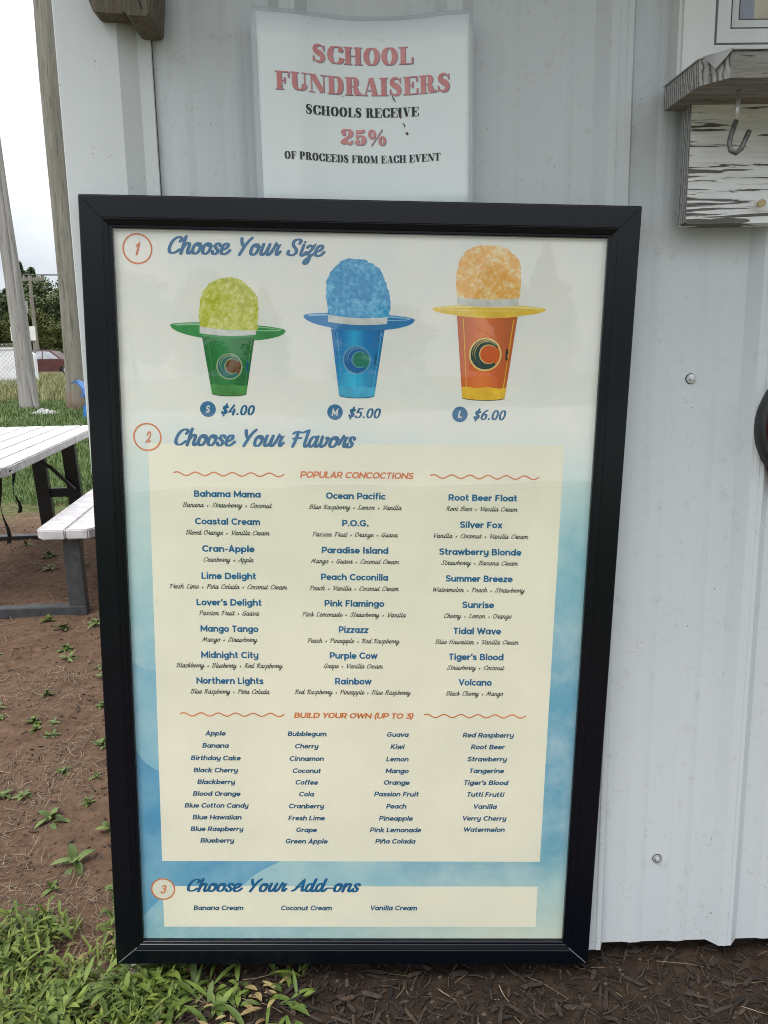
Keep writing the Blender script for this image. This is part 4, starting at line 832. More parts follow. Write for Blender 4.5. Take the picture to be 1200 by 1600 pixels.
# ------------------------------------------------------------------ laminated paper sign
sg = empty('paper_sign', (0, -.006, 1.715), label='laminated school fundraisers paper sign sagging on the wall above the menu', cat='sign')
SX0, SX1, SZ0, SZ1 = -.1875, .1885, -.185, .149
def bulge(x, z=0):
    # pressed back between the two ribs, edges lifting forward
    t = abs(x-.014)/.19; return .015-.0235*min(1, t/.64)**2-.009*max(0, t-.64)/.36*(1+z*2)
def sheet_grid(x0, x1, z0, z1, yo, th, name, mat, nx=36, nz=8, round_r=.0):
    V = []; F = []
    for s in (0, th):
        for j in range(nz+1):
            for i in range(nx+1):
                x = x0+(x1-x0)*i/nx; z = z0+(z1-z0)*j/nz
                if round_r:
                    dx = max(0, abs(x-(x0+x1)/2)-((x1-x0)/2-round_r)); dz = max(0, abs(z-(z0+z1)/2)-((z1-z0)/2-round_r)); m = math.hypot(dx, dz)
                    if m > round_r: x -= math.copysign(dx*(1-round_r/m), x); z -= math.copysign(dz*(1-round_r/m), z-(z0+z1)/2)
                V.append((x, bulge(x, z)+yo+s, z-.0035*(x/.19)))
    w = nx+1; m = w*(nz+1)
    for j in range(nz):
        for i in range(nx):
            a = j*w+i; F += [(a, a+1, a+w+1, a+w), (m+a+w, m+a+w+1, m+a+1, m+a)]
    for i in range(nx): F += [(i+1, i, m+i, m+i+1), (nz*w+i, nz*w+i+1, m+nz*w+i+1, m+nz*w+i)]
    for j in range(nz): F += [(j*w, (j+1)*w, m+(j+1)*w, m+j*w), ((j+1)*w+nx, j*w+nx, m+j*w+nx, m+(j+1)*w+nx)]
    return obj(name, V, F, mat, sg, True)
sheet_grid(SX0, SX1, SZ0, SZ1, -.0015, .0006, 'laminate_film', M['laminate'], 40, 10, .008)
sheet_grid(SX0+.0105, SX1-.007, SZ0+.004, SZ1-.0075, -.0021, .0004, 'paper', M['paper'], 36, 8)
tilt = lambda x, z: bulge(x, z)-.0021
def sign_line(txt, xl, xr, zb, cap, mat, shadow=False):
    pcs, a, b = text_shapes(txt, FAT, 1, 0, .02); sx = (xr-xl)/(b-a)
    def emit(nm, mt_, dx, dz, y):
        V = []; F = []
        for k, (P, f) in enumerate(pcs):
            for Q, dy in layered((P, f), k):
                o = len(V); F.append(tuple(range(o, o+len(Q))))
                for px, py in Q:
                    X = xl+(px-a)*sx+dx; Z = zb+py*cap+dz; V.append((X, tilt(X, Z)+y-dy, Z-.0035*(X/.19)))
        obj(nm, V, F, M[mt_], sg)
    if shadow: emit('letter_shadow', 'shadow_print', .0010, -.0009, -.0004)
    emit('lettering', mat, 0, 0, -.0008)
sign_line('SCHOOL', -.0851, .0871, .0717, .0278, 'red_print', True)
sign_line('FUNDRAISERS', -.1493, .1479, .0228, .0288, 'red_print', True)
sign_line('SCHOOLS RECEIVE', -.0991, .0957, -.0128, .0152, 'black_print')
sign_line('25%', -.0422, .0384, -.0582, .0261, 'red_print', True)
sign_line('OF PROCEEDS FROM EACH EVENT', -.1383, .132, -.0878, .0125, 'black_print')
def stain(pts, wid):
    V = []; F = []
    for k, (x, z) in enumerate(pts):
        w = wid[k]; V += [(x-w, tilt(x, z)-.0013, z-.0035*x/.19+.02), (x+w, tilt(x, z)-.0013, z-.0035*x/.19+.02+w*.3)]
    F = [(2*k, 2*k+1, 2*k+3, 2*k+2) for k in range(len(pts)-1)]
    return V, F
for P, Wd in (([(.050, .003), (.053, -.004), (.056, -.008)], [.0004, .0012, .0003]), ([(.060, -.020), (.062, -.026), (.065, -.032), (.064, -.036)], [.0003, .0015, .0011, .0002]), ([(.068, -.042), (.071, -.047), (.0715, -.050)], [.0003, .0012, .0003]), ([(.074, -.058), (.0755, -.0605), (.0765, -.063)], [.0012, .0022, .0008]), ([(-.038, .0005), (-.035, -.0004), (-.033, .0006)], [.0006, .0006, .0004])):
    V, F = stain(P, Wd); obj('rust_drip', V, F, M['rust'], sg)
# ------------------------------------------------------------------ picnic table
def tilted(ax, ay, az, o):
    """frame with local y along the table"""
    y = Vector((ax, ay, az)).normalized(); x = y.cross(Vector((0, 0, 1))).normalized(); z = x.cross(y)
    return Matrix(((x.x,y.x,z.x,o[0]),(x.y,y.y,z.y,o[1]),(x.z,y.z,z.z,o[2]),(0,0,0,1)))
plastic = nmat('speckled_white_plastic', (.49,.465,.47), (.67,.645,.66), 16, .5, bs=.12, bd=.002, detail=9)
table = empty('picnic_table', label='white plastic picnic table with black metal legs on the dirt', cat='picnic table')
table.matrix_world = tilted(-.077, 1, .055, (-2.16, 2.27, .075))
LEN = 1.83
def slab(mb, x0, x1, y0, y1, zt, th, chamf, planks, gap=.005):
    """plank-moulded plastic slab: grooves cut along y, corners clipped"""
    wd = (x1-x0)/planks
    for k in range(planks):
        a = x0+wd*k+(gap/2 if k else 0); b = x0+wd*(k+1)-(gap/2 if k < planks-1 else 0)
        P = [(a, y0), (b, y0), (b, y1), (a, y1)]
        if k == 0: P = [(a, y0+chamf), (a+chamf*.85, y0), (b, y0), (b, y1), (a+chamf*.85, y1), (a, y1-chamf)]
        if k == planks-1: P = [(a, y0), (b-chamf*.85, y0), (b, y0+chamf), (b, y1-chamf), (b-chamf*.85, y1), (a, y1)]
        bm = bmesh.new(); vs = [bm.verts.new((p[0], p[1], zt-th)) for p in P]; f = bm.faces.new(vs); r = bmesh.ops.extrude_face_region(bm, geom=[f])
        for v in [g for g in r['geom'] if isinstance(g, bmesh.types.BMVert)]: v.co.z = zt
        bmesh.ops.recalc_face_normals(bm, faces=bm.faces[:]); bmesh.ops.bevel(bm, geom=bm.edges[:], offset=.006, segments=2, affect='EDGES'); bm.verts.index_update()
        mb.add([v.co.copy() for v in bm.verts], [[v.index for v in q.verts] for q in bm.faces]); bm.free()
    mb.box(x0+.02, x1-.02, y0+.03, y1-.03, zt-th+.002, zt-.012)
tp = MB(); slab(tp, -.38, .38, 0, LEN, .765, .048, .07, 6)
top = tp.build('tabletop', plastic, table)
MB().box(.35, .3815, .10, .135, .735, .745, bev=.004).build('slot', M['dark'], top)
for sx in (1, -1):
    bm_ = MB(); slab(bm_, .505 if sx > 0 else -.80, .80 if sx > 0 else -.505, -.02, LEN+.02, .462, .05, .045, 2); bm_.build('bench', plastic, table)
blackm = nmat('black_powder_steel', (.012,.013,.014), (.022,.024,.026), 30, .42); litm = nmat('lit_black_steel', (.042,.046,.05), (.065,.07,.075), 30, .45)  # lighter copy of the black steel: light on the near frame painted in
def uframe(y, mat_):
    f = MB(); f.box(-.70, .70, y, y+.06, 0, .055, bev=.006).box(.622, .706, y+.001, y+.059, .0, .415, bev=.006).box(-.706, -.622, y+.001, y+.059, .0, .415, bev=.006)
    return f.build('floor_frame', mat_, table)
uframe(.015, litm); uframe(LEN-.33, blackm)
def leg(x0, x1, y, w):
    V = [(x0-w, y, .72), (x0+w, y, .72), (x0+w, y+.05, .72), (x0-w, y+.05, .72), (x1-w, y-.01, .03), (x1+w, y-.01, .03), (x1+w, y+.04, .03), (x1-w, y+.04, .03)]
    MB().add(V, [(0,3,2,1), (4,5,6,7), (0,1,5,4), (1,2,6,5), (2,3,7,6), (3,0,4,7)]).build('leg', blackm, table)
for y, xs in ((.12, (-.24, -.30)), (LEN-.33, (.03, .235))):
    for x in xs: leg(x, x+.03, y+.01, .043)
    MB().box(min(xs)+.03, max(xs)+.03, y+.018, y+.045, .315, .375).build('cross_bar', blackm, table)
    MB().tube([(min(xs)-.02, y-.015, .60), (min(xs)+.1, y-.018, .52), (max(xs)+.03, y-.015, .37)], .013, 8).build('brace', blackm, table)
webbing = nmat('black_webbing', (.012,.012,.012), (.03,.03,.03), 90, .9)
for x, y, L_, w in ((.17, .50, .45, .011), (.225, .56, .29, .010)):
    P = [(x+math.sin(k*.9)*.008*k/5, y+math.cos(k*.7)*.006*k/6, .715-L_*k/10) for k in range(11)]
    V = [(p[0]+s*w*math.cos(k*.35), p[1]+s*w*math.sin(k*.35)+d, p[2]) for k, p in enumerate(P) for s, d in ((-1, 0), (1, 0), (1, .002), (-1, .002))]
    stx = MB(); stx.add(V, [(4*k+a, 4*k+(a+1) % 4, 4*k+4+(a+1) % 4, 4*k+4+a) for k in range(10) for a in range(4)]+[(3,2,1,0), (40,41,42,43)])
    stx.build('strap', webbing, table)
# ------------------------------------------------------------------ chair
blue = nmat('blue_plastic', (.03,.14,.42), (.04,.19,.50), 12, .4)
chx, chy = -6.20, 16.5
chair = empty('garden_chair', (chx, chy, gz(chx, chy)), (0, 0, R(-90)), 'blue plastic garden chair near the big pole, half behind the shed corner', 'chair')
# local: faces +y is front of the chair; world right = local +y after the turn ... legs, slats, back
def slats(name, P0, n, w, gap, prof_, th=.02):
    mb = MB()
    for k in range(n):
        x = -((n-1)/2)*(w+gap)+k*(w+gap); z_add = -.05*abs(k-(n-1)/2)/((n-1)/2)
        V = []
        for j, (y, z) in enumerate(prof_):
            z2 = z+(z_add if j >= len(prof_)-2 else 0)
            V += [(x-w/2, y, z2), (x+w/2, y, z2), (x+w/2, y+th*.8, z2+th*.4), (x-w/2, y+th*.8, z2+th*.4)]
        m = len(prof_); mb.add(V, [(4*j+a, 4*j+(a+1) % 4, 4*j+4+(a+1) % 4, 4*j+4+a) for j in range(m-1) for a in range(4)]+[(3,2,1,0), (4*m-4,4*m-3,4*m-2,4*m-1)])
    return mb.build(name, blue, chair)
slats('backrest', 0, 5, .10, .012, [(-.22, .34), (-.25, .52), (-.30, .70), (-.38, .82), (-.47, .87), (-.55, .85)], .03)
slats('seat', 0, 5, .10, .012, [(-.20, .28), (.0, .31), (.2, .36), (.30, .37), (.33, .33)], .02)
for s in (-1, 1):
    MB().prism([(-.30, .52), (.36, .545), (.38, .565), (.30, .575), (-.30, .555)], s*.34-.06, s*.34+.06, 'x').build('arm', blue, chair)
    MB().prism([(.24, 0), (.30, 0), (.32, .545), (.22, .545)], s*.32-.02, s*.32+.02, 'x').build('leg', blue, chair)
    MB().prism([(-.30, 0), (-.21, 0), (-.17, .26), (.30, .30), (.30, .38), (-.20, .36), (-.27, .30)], s*.29-.018, s*.29+.018, 'x').build('side_rail', blue, chair)
# ------------------------------------------------------------------ poles, wires, fence, signs
def pole(name, x, y, h, r0, r1, lean, mat_, label, n=14):
    o = empty(name, (x, y, gz(x, y)), label=label, cat='utility pole'); m = MB()
    P = []; Rd = []
    for k in range(26):
        t = k/25; P.append((lean[0]*t*h+.03*math.sin(t*7), lean[1]*t*h, -.3+t*(h+.3))); Rd.append((r0+(r1-r0)*t)*(1+.03*noise.noise(Vector((x, k*.7, 3))))*(1.22-.22*min(1, t*18)))
    m.tube(P, Rd, n); m.build('shaft', mat_, o, True); return o
big = pole('utility_pole', -7.83, 19.5, 13.5, .275, .20, (.003, 0), M['pole_wood'], 'thick brown grey wooden utility pole beside the shed corner')
lean = pole('utility_pole', -9.33, 20, 9.5, .25, .155, (-.034, 0), M['pole_grey'], 'silvery leaning wooden utility pole with a cable guard at the left edge')
gd = MB(); 
P = [(.16+(-.034)*z+.02, -.18, z) for z in [0, 1, 2, 3, 4, 5, 6, 7, 8]]; gd.tube([(.30, -.2, -.05), (.24, -.19, .15)]+P[1:], .055, 8); gd.build('cable_guard', M['pole_grey'], lean)
far = pole('utility_pole', -25.72, 60, 7.3, .20, .13, (-.006, 0), M['pole_wood'], 'distant thin utility pole with crossarm in front of the trees', 8)
zt = 7.05
MB().box(-1.0, 1.0, -.08, .08, zt-.12, zt+.12).build('crossarm', M['pole_wood'], far)
ins = MB()
for dx in (-1.0, -.5, .5, 1.0): ins.tube([(dx, 0, zt+.1), (dx, 0, zt+.34)], [.09, .06], 6)
ins.build('insulator', nmat('grey_insulator', (.2,.2,.2), (.3,.3,.3), 5, .4), far)
MB().tube([(-.5, -.3, 4.5), (-.5, -.3, 5.4)], .22, 8).build('transformer', nmat('grey_tank', (.3,.31,.31), (.4,.4,.4), 4, .5), far)
pz = gz(-25.72, 60)
for k, dx in enumerate((-1.0, -.5, .5, 1.0)):
    P = []
    for j in range(15):
        t = j/14; x = -25.72+dx+(40*t if True else 0); P.append((x, 60-10*t, pz+zt+.34-1.3*4*t*(1-t)*.6+.6*t))
    tag(MB().tube(P, .022, 5).build('power_line', M['rubber']), 'thin black power line running right from the distant crossarm', 'power line', 'power lines on the distant pole')
# chain-link fence on the bank
fy = 29.0; fx0, fx1 = -20.5, -13.2
fence = empty('chain_link_fence', ((fx0+fx1)/2, fy, gz(0, fy)), label='chain-link fence on the grassy bank behind the leaning pole', cat='fence')
fm_ = MB(); fh = 1.75; wv_ = []; d = .17; cxm = (fx0+fx1)/2
def wire(a, b): fm_.tube([a, b], .006, 4, caps=False)
x = fx0
while x < fx1+fh:
    for sgn in (1, -1):
        a0 = x; b0 = x-fh
        lo, hi = max(fx0, b0), min(fx1, a0)
        if hi > lo:
            za, zb = (a0-lo), (a0-hi)
            if sgn > 0: wire((lo-cxm, 0, za), (hi-cxm, 0, zb))
            else: wire((lo-cxm, .008, fh-za), (hi-cxm, .008, fh-zb))
    x += d
fm_.build('wire_mesh', nmat('galvanised_wire', (.40,.41,.42), (.5,.5,.5), 5, .5, metal=.5), fence)
for px in (fx0, -17.75, -14.9, fx1): MB().tube([(px-cxm, .04, -.3), (px-cxm, .04, fh+.05)], .035, 8).build('post', M['rust_steel'], fence)
MB().tube([(fx0-cxm, .04, fh), (fx1-cxm, .04, fh)], .02, 8).build('top_rail', M['rust_steel'], fence)
# stepped white panels behind the fence
wy = 33.0; white = nmat('chalky_white_panel', (.62,.62,.64), (.78,.78,.8), 2, .6)
wp = empty('white_screen', (-15.75, wy, gz(-15.75, wy)), label='stepped white screen wall standing behind the chain-link fence', cat='wall')
MB().prism([(-6, -.4), (1.18, -.4), (1.18, 1.30), (.75, 1.52), (-.75, 1.52), (-.75, .92), (-1.0, .72), (-1.4, .62), (-6, .6)], 0, .25).build('panel', white, wp)
MB().box(-.78, .5, -.04, .0, 1.52, 1.60).build('cap', white, wp)
sb = empty('sign_board', (-16.2, 36, gz(-16.2, 36)), label='blank white board on two posts above the white screen, behind the leaning pole', cat='sign')
MB().box(-.64, .50, 0, .06, 1.95, 2.6).build('panel', nmat('white_board', (.6,.58,.56), (.72,.7,.68), 2, .6), sb)
for dx in (-.5, .36): MB().box(dx-.04, dx+.04, .06, .14, -.3, 2.55).build('post', M['pole_wood'], sb)
# crumpled white plastic by the pole foot
cp = MB(); nxp, nyp = 22, 9; V = []
for j in range(nyp+1):
    for i in range(nxp+1):
        u, v = i/nxp-.5, j/nyp-.5; r = (abs(u)*2)**2+(abs(v)*2)**2
        V.append((u*.62+.03*noise.noise(Vector((u*9, v*9, 2))), v*.8+.05*noise.noise(Vector((u*8, v*8, 5))), max(.005, .16*(1-r)*(.6+.8*noise.noise(Vector((u*6, v*6, 8)))))))
m = len(V); V += [(a, b, c-.012) for a, b, c in V]; F = []
for j in range(nyp):
    for i in range(nxp):
        a = j*(nxp+1)+i; F += [(a, a+1, a+nxp+2, a+nxp+1), (m+a+nxp+1, m+a+nxp+2, m+a+1, m+a)]
lx, ly = -8.10, 18.0
o = cp.add(V, F).build('plastic_sheet', nmat('dirty_white_plastic', (.22,.22,.21), (.42,.42,.41), 9, .4)); o.location = (lx, ly, gz(lx, ly)+.03); tag(o, 'crumpled white plastic sheet on the grass at the foot of the poles', 'plastic sheet')
# ------------------------------------------------------------------ parked cars across the road
def make_car(x, y, paint, label):
    c = empty('parked_car', (x, y, gz(x, y)+.05), label=label, cat='car')
    body = [(-2.25, .38), (-2.28, .62), (-2.18, .86), (-1.95, .95), (-1.0, 1.0), (.95, 1.0), (1.75, .93), (2.15, .82), (2.25, .60), (2.22, .36), (1.85, .30), (1.72, .52), (1.5, .64), (1.25, .64), (1.03, .52), (.92, .28), (-.92, .28), (-1.03, .52), (-1.25, .64), (-1.5, .64), (-1.72, .52), (-1.85, .30)]
    b = MB().prism(body, -.86, .86, 'y'); b.build('body', paint, c)
    cab = [(-2.0, .96), (-1.75, 1.42), (-1.35, 1.58), (.1, 1.60), (.45, 1.52), (1.15, .99)]
    V = [(x_, s*(.84-.16*(z-.96)/.64), z) for s in (-1, 1) for x_, z in cab]; n = len(cab)
    MB().add(V, [tuple(range(n-1, -1, -1)), tuple(range(n, 2*n))]+[(k, (k+1) % n, n+(k+1) % n, n+k) for k in range(n)]).build('cabin', paint, c)
    gls = nmat('car_glass', (.22,.24,.26), (.34,.36,.39), 3, .04, spec=1.0)  # pale base colour stands in for sky reflected in the windows
    for P in ([(-1.78, 1.04), (-1.58, 1.40), (-1.02, 1.47), (-1.02, 1.04)], [(-.94, 1.04), (-.94, 1.48), (-.12, 1.50), (-.12, 1.04)], [(-.04, 1.04), (-.04, 1.50), (.32, 1.47), (.92, 1.04)]):
        for s in (-1, 1):
            V = [(x_, s*(.845-.16*(z-.96)/.64+.004), z) for x_, z in P]+[(x_, s*(.845-.16*(z-.96)/.64-.02), z) for x_, z in P]
            MB().add(V, [(0,1,2,3), (7,6,5,4)]+[(k, (k+1) % 4, 4+(k+1) % 4, 4+k) for k in range(4)]).build('window', gls, c)
    for wx in (-1.375, 1.375):
        for s in (-1, 1):
            w = empty('wheel', (wx, s*.78, .33)); w.parent = c
            MB().lathe([(.20, -.10), (.31, -.11), (.34, -.07), (.34, .07), (.31, .11), (.20, .10)], (0, 0, 0), 20, 0, 'y').build('tyre', M['rubber'], w, True)
            MB().lathe([(0, -.09), (.09, -.095), (.20, -.085), (.20, .085), (.09, .095), (0, .09)], (0, 0, 0), 10, 0, 'y').build('rim', M['steel'], w)
    for s in (-1, 1):
        MB().box(2.10, 2.262, s*.62-.16, s*.62+.16, .64, .78, bev=.02).build('headlight', M['steel'], c)
        MB().box(-2.30, -2.16, s*.66-.12, s*.66+.12, .62, .84, bev=.02).build('tail_light', nmat('red_lens', (.25,.01,.01), (.3,.02,.02), 3, .2), c)
    return c
make_car(-20.1, 48.2, nmat('dark_red_car_paint', (.055,.012,.013), (.08,.018,.018), 3, .22, spec=.7), 'dark red parked car beyond the bank between the two poles')
make_car(-14.7, 48.4, nmat('white_car_paint', (.6,.6,.6), (.7,.7,.7), 3, .25, spec=.6), 'white parked car beyond the bank, mostly behind the thick pole')
# ------------------------------------------------------------------ trees
def leaf_mat(n, a, b, sc=.55):
    t = NT(n); f = t.noise(sc, 5, .7); g = t.noise(9 if sc < 1 else 60, 3); c = t.ramp(f, [(.3, a), (.7, b)]); c = t.mix(t.ramp(g, [(.4, 0.0), (.7, .35)]), c, tuple(min(1, v*1.6) for v in b))
    return island(t.set(c, .55, spec=.3), .62, 1.25, (1.12, 1, .8))
LEAF = [leaf_mat('dark_evergreen_leaves', (.026,.046,.026), (.055,.085,.040)), leaf_mat('mid_green_leaves', (.038,.064,.026), (.078,.112,.042)), leaf_mat('yellow_green_leaves', (.050,.072,.018), (.095,.115,.038))]
bark = nmat('tree_bark', (.05,.04,.03), (.11,.09,.07), 6, .9, (4,4,1))
def crown(rng, h, w, kind, n):
    V = []; F = []; blobs = []
    if kind == 0:
        for k in range(16): t = k/15; blobs.append((rng.gauss(0, .10)*w*(1-t), rng.gauss(0, .10)*w*(1-t), h*(.12+.86*t), w*(.50*(1-t)**.8+.06), h*.07))
    else:
        for k in range(15):
            a = rng.uniform(0, 2*PI); r = w*.36*math.sqrt(rng.random()); t = rng.uniform(.25, .92); r *= math.sin(PI*min(.98, t))**.5
            blobs.append((r*math.cos(a), r*math.sin(a), h*t, w*rng.uniform(.13, .26), h*rng.uniform(.07, .14)))
    for k in range(n):
        b = rng.choice(blobs); d = Vector((rng.gauss(0, 1), rng.gauss(0, 1), rng.gauss(0, 1))).normalized(); q = rng.uniform(.55, 1.08)
        p = Vector((b[0]+d.x*b[3]*q, b[1]+d.y*b[3]*q, b[2]+d.z*b[4]*q-(.05*w*q if kind == 0 else 0)))
        s = rng.uniform(.09, .24)*h/10; u = Vector((rng.gauss(0, 1), rng.gauss(0, 1), rng.gauss(0, .6))).normalized(); v = u.cross(d+Vector((.01, .3, .2))).normalized()
        i = len(V); V += [p-u*s, p-v*s*.55+d*s*.2, p+u*s, p+v*s*.55-d*s*.2]; F.append((i, i+1, i+2, i+3))
    return V, F
def make_tree(i, h, w, kind, n):
    rng = random.Random(100+i); name = ('evergreen_tree', 'leafy_tree', 'leafy_tree')[kind]
    t = empty(name); V, F = crown(rng, h, w, min(kind, 1), n); obj('crown', V, F, LEAF[kind], t)
    m = MB(); m.tube([(0, 0, -.5), (.05, 0, h*.3), (0, .05, h*.6), (0, 0, h*.9)], [h*.022, h*.017, h*.01, h*.003], 8)
    for k in range(5):
        a = k*1.3; z = h*(.35+.1*k); m.tube([(0, 0, z), (math.cos(a)*w*.2, math.sin(a)*w*.2, z+h*.07), (math.cos(a)*w*.36, math.sin(a)*w*.36, z+h*.1)], [h*.008, h*.005, h*.002], 5)
    m.build('trunk', bark, t); return t
PROTO = [make_tree(0, 12, 6.5, 0, 11000), make_tree(1, 10, 8.5, 1, 12000), make_tree(2, 7.5, 7.5, 2, 9500), make_tree(3, 11, 8, 1, 12000)]
PL = ['tall dark evergreen with a pointed top in the wood beyond the road', 'broad mid-green leafy tree in the wood beyond the road', 'low yellow-green tree at the front edge of the wood beyond the road', 'broad mid-green leafy tree in the wood beyond the road']
used = set()
def plant(k, x, y, s, rz, label, group):
    o = PROTO[k] if k not in used else copy_tree(PROTO[k]); used.add(k)
    o.location = (x, y, gz(x, y)-.2); o.scale = (s, s, s*random.uniform(.92, 1.08)); o.rotation_euler = (0, 0, rz); tag(o, label, 'tree', group)
for k, x, y, s in ((0,-33.5,76,.98),(3,-30.6,72,.88),(0,-29.2,79,1.08),(1,-35.8,70,.95),(2,-27.5,64,.82),(2,-31.5,66,.75),(1,-25.5,70,.85),(0,-26.6,78,.85),(3,-38.5,78,.95),(1,-22.8,68,.92),(0,-23.5,76,.9),(2,-36.5,63,.8),(3,-19.5,70,.9),(0,-42.0,80,1.1),(2,-24.2,63,.62),(1,-46,76,1.0),(0,-34.8,82,1.0),(3,-15.5,72,.95),(0,-31.8,84,.92)):
    plant(k, x, y, s*.92, random.uniform(0, 6), PL[k], 'trees of the wood beyond the road')
# trees across the gravel lot behind the viewer: seen mirrored in the glazing
for j in range(15):
    x = -34+j*4.6+random.uniform(-1, 1); y = -44-random.uniform(0, 9); plant((1, 3, 0, 2)[j % 4], x, y, random.uniform(.55, .8), random.uniform(0, 6), ('leafy tree', 'leafy tree', 'evergreen tree', 'low leafy tree')[j % 4]+' in the row mirrored in the menu glass', 'trees mirrored in the menu glass')
# ------------------------------------------------------------------ grass, straw, mulch, weeds
def blades(name, pts, mat_, label_kind='stuff'):
    V = []; F = []
    for x, y, h, w, a, b in pts:
        z = gz(x, y)-.004; dx, dy = math.cos(a), math.sin(a); lx, ly = -dy*b*h, dx*b*h; i = len(V)
        V += [(x-dx*w, y-dy*w, z), (x+dx*w, y+dy*w, z), (x+dx*w*.7+lx*.4, y+dy*w*.7+ly*.4, z+h*.6), (x-dx*w*.7+lx*.4, y-dy*w*.7+ly*.4, z+h*.6), (x+lx, y+ly, z+h)]
        F += [(i, i+1, i+2, i+3), (i+3, i+2, i+4)]
    return tag(obj(name, V, F, mat_), kind=label_kind)
rg = random.Random(5)
G1 = nmat('lawn_blades', (.05,.09,.017), (.115,.175,.043), 1.7, .6, bs=0); G2 = nmat('dry_tall_grass', (.13,.135,.05), (.27,.26,.115), .9, .7, bs=0)
pts = []
while len(pts) < 26000:
    y = 4.3+10*rg.random()**1.25; d = y+1.44; x = -rg.uniform(.30, .56)*d
    if noise.noise(Vector((x*.9, y*.9, 3)))+(y-5.0)*.9 < -.1: continue
    pts.append((x, y, rg.uniform(.02, .065)*(1+.05*y), rg.uniform(.0015, .003)*(1+y*.12), rg.uniform(0, 6.3), rg.uniform(.1, .8)))
while len(pts) < 40000:
    y = rg.uniform(12, 24); d = y+1.44; x = -rg.uniform(.30, .54)*d
    pts.append((x, y, rg.uniform(.06, .16), rg.uniform(.006, .012), rg.uniform(0, 6.3), rg.uniform(.1, .7)))
blades('lawn_grass', pts, G1)
pts = []
while len(pts) < 26000:
    y = rg.uniform(22.5, 45); d = y+1.44; x = -rg.uniform(.28, .54)*d
    if y < 24.5 and rg.random() < .6: continue
    pts.append((x, y, rg.uniform(.12, .40), rg.uniform(.010, .018), rg.uniform(0, 6.3), rg.uniform(.1, .6)))
blades('tall_dry_grass', pts, G2)
# straw and dry stalks
V = []; F = []
def straw(x, y, L, w, a, lift):
    dx, dy = math.cos(a), math.sin(a); c = rg.uniform(-.35, .35); P = []
    for k in range(4):
        t = k/3-.5; px = x+dx*L*t-dy*c*L*(t*t); py = y+dy*L*t+dx*c*L*(t*t); P.append((px, py, gz(px, py)+.003+lift*(k/3)))
    i = len(V)
    for p in P: V.append((p[0]-dy*w, p[1]+dx*w, p[2])); V.append((p[0]+dy*w, p[1]-dx*w, p[2]+w*.6))
    for k in range(3): F.append((i+2*k, i+2*k+1, i+2*k+3, i+2*k+2))
n = 0
while n < 7600:
    y = -.25+6.2*rg.random()**1.7; d = y+1.44; x = -rg.uniform(.26, .62)*d if rg.random() < .72 or y > .7 else rg.uniform(-.8, 1.0)
    if noise.noise(Vector((x*2.3, y*2.3, 6))) < rg.uniform(-.25, .35): continue
    if y < .14 and x > -.35 and rg.random() < .7: continue
    straw(x, y, rg.uniform(.012, .05)*(1+.18*y), rg.uniform(.0003, .0008)*(1+.2*y), rg.uniform(0, 6.3), rg.choice((0, 0, .006, .015))); n += 1
for k in range(16): straw(rg.uniform(-.5, 1.0), rg.uniform(-.14, .06), rg.uniform(.05, .13), rg.uniform(.0004, .0008), rg.uniform(-.7, .7)+rg.choice((0, PI)), rg.uniform(0, .02))
tag(obj('straw', V, F, island(nmat('dry_straw', (.15,.10,.062), (.31,.24,.16), 40, .8, bs=0), .45, 1.2)), kind='stuff')
mc = MB()
for k in range(4200):
    y = -.25+3.6*rg.random()**2.1; d = y+1.44; x = -rg.uniform(.26, .62)*d if rg.random() < .5 or y > .6 else rg.uniform(-.8, 1.0)
    if x < -.45 and rg.random() < .92: continue
    L, w, h = rg.uniform(.006, .026), rg.uniform(.002, .006), rg.uniform(.001, .004); a = rg.uniform(0, 6.3)
    Mx = Matrix.Translation((x, y, gz(x, y)+.002)) @ Matrix.Rotation(a, 4, 'Z') @ Matrix.Rotation(rg.uniform(-.4, .4), 4, 'X') @ Matrix.Rotation(rg.uniform(-.3, .3), 4, 'Y')
    q = [(-L/2, -w/2), (L/2*rg.uniform(.6, 1), -w/2*rg.uniform(.2, 1)), (L/2, w/2), (-L/2*rg.uniform(.5, 1), w/2*rg.uniform(.6, 1))]
    mc.prism(q, 0, h, 'z', M=Mx)
for k in range(7500):
    y = -.25+2.6*rg.random()**2.2; d = y+1.44; x = rg.uniform(-.8, 1.0) if y < .5 and rg.random() < .8 else -rg.uniform(.26, .62)*d
    if x < -.45 and rg.random() < .95: continue
    L, w = rg.uniform(.008, .045), rg.uniform(.0005, .0016); a = rg.uniform(0, 6.3)
    Mx = Matrix.Translation((x, y, gz(x, y)+rg.uniform(.001, .007))) @ Matrix.Rotation(a, 4, 'Z') @ Matrix.Rotation(rg.uniform(-.35, .35), 4, 'Y')
    c = rg.uniform(-.2, .2)*L; mc.prism([(-L/2, -w), (0, c-w), (L/2, -w), (L/2, w), (0, c+w), (-L/2, w)], 0, w, 'z', M=Mx)
for k in range(420):
    x, y = rg.uniform(-.35, 1.0), rg.uniform(-.24, .22); L, w = rg.uniform(.018, .06), rg.uniform(.002, .007)
    Mx = Matrix.Translation((x, y, gz(x, y)+rg.uniform(.002, .009))) @ Matrix.Rotation(rg.uniform(0, 6.3), 4, 'Z') @ Matrix.Rotation(rg.uniform(-.3, .3), 4, 'Y') @ Matrix.Rotation(rg.uniform(-.7, .7), 4, 'X')
    mc.prism([(-L/2, -w*.3), (-L*.2, -w*rg.uniform(.6, 1)), (L*.3, -w*.8), (L/2, -w*.1), (L*.35, w*rg.uniform(.4, 1)), (-L*.1, w*.7), (-L*.4, w*.6)], 0, rg.uniform(.001, .003), 'z', M=Mx)
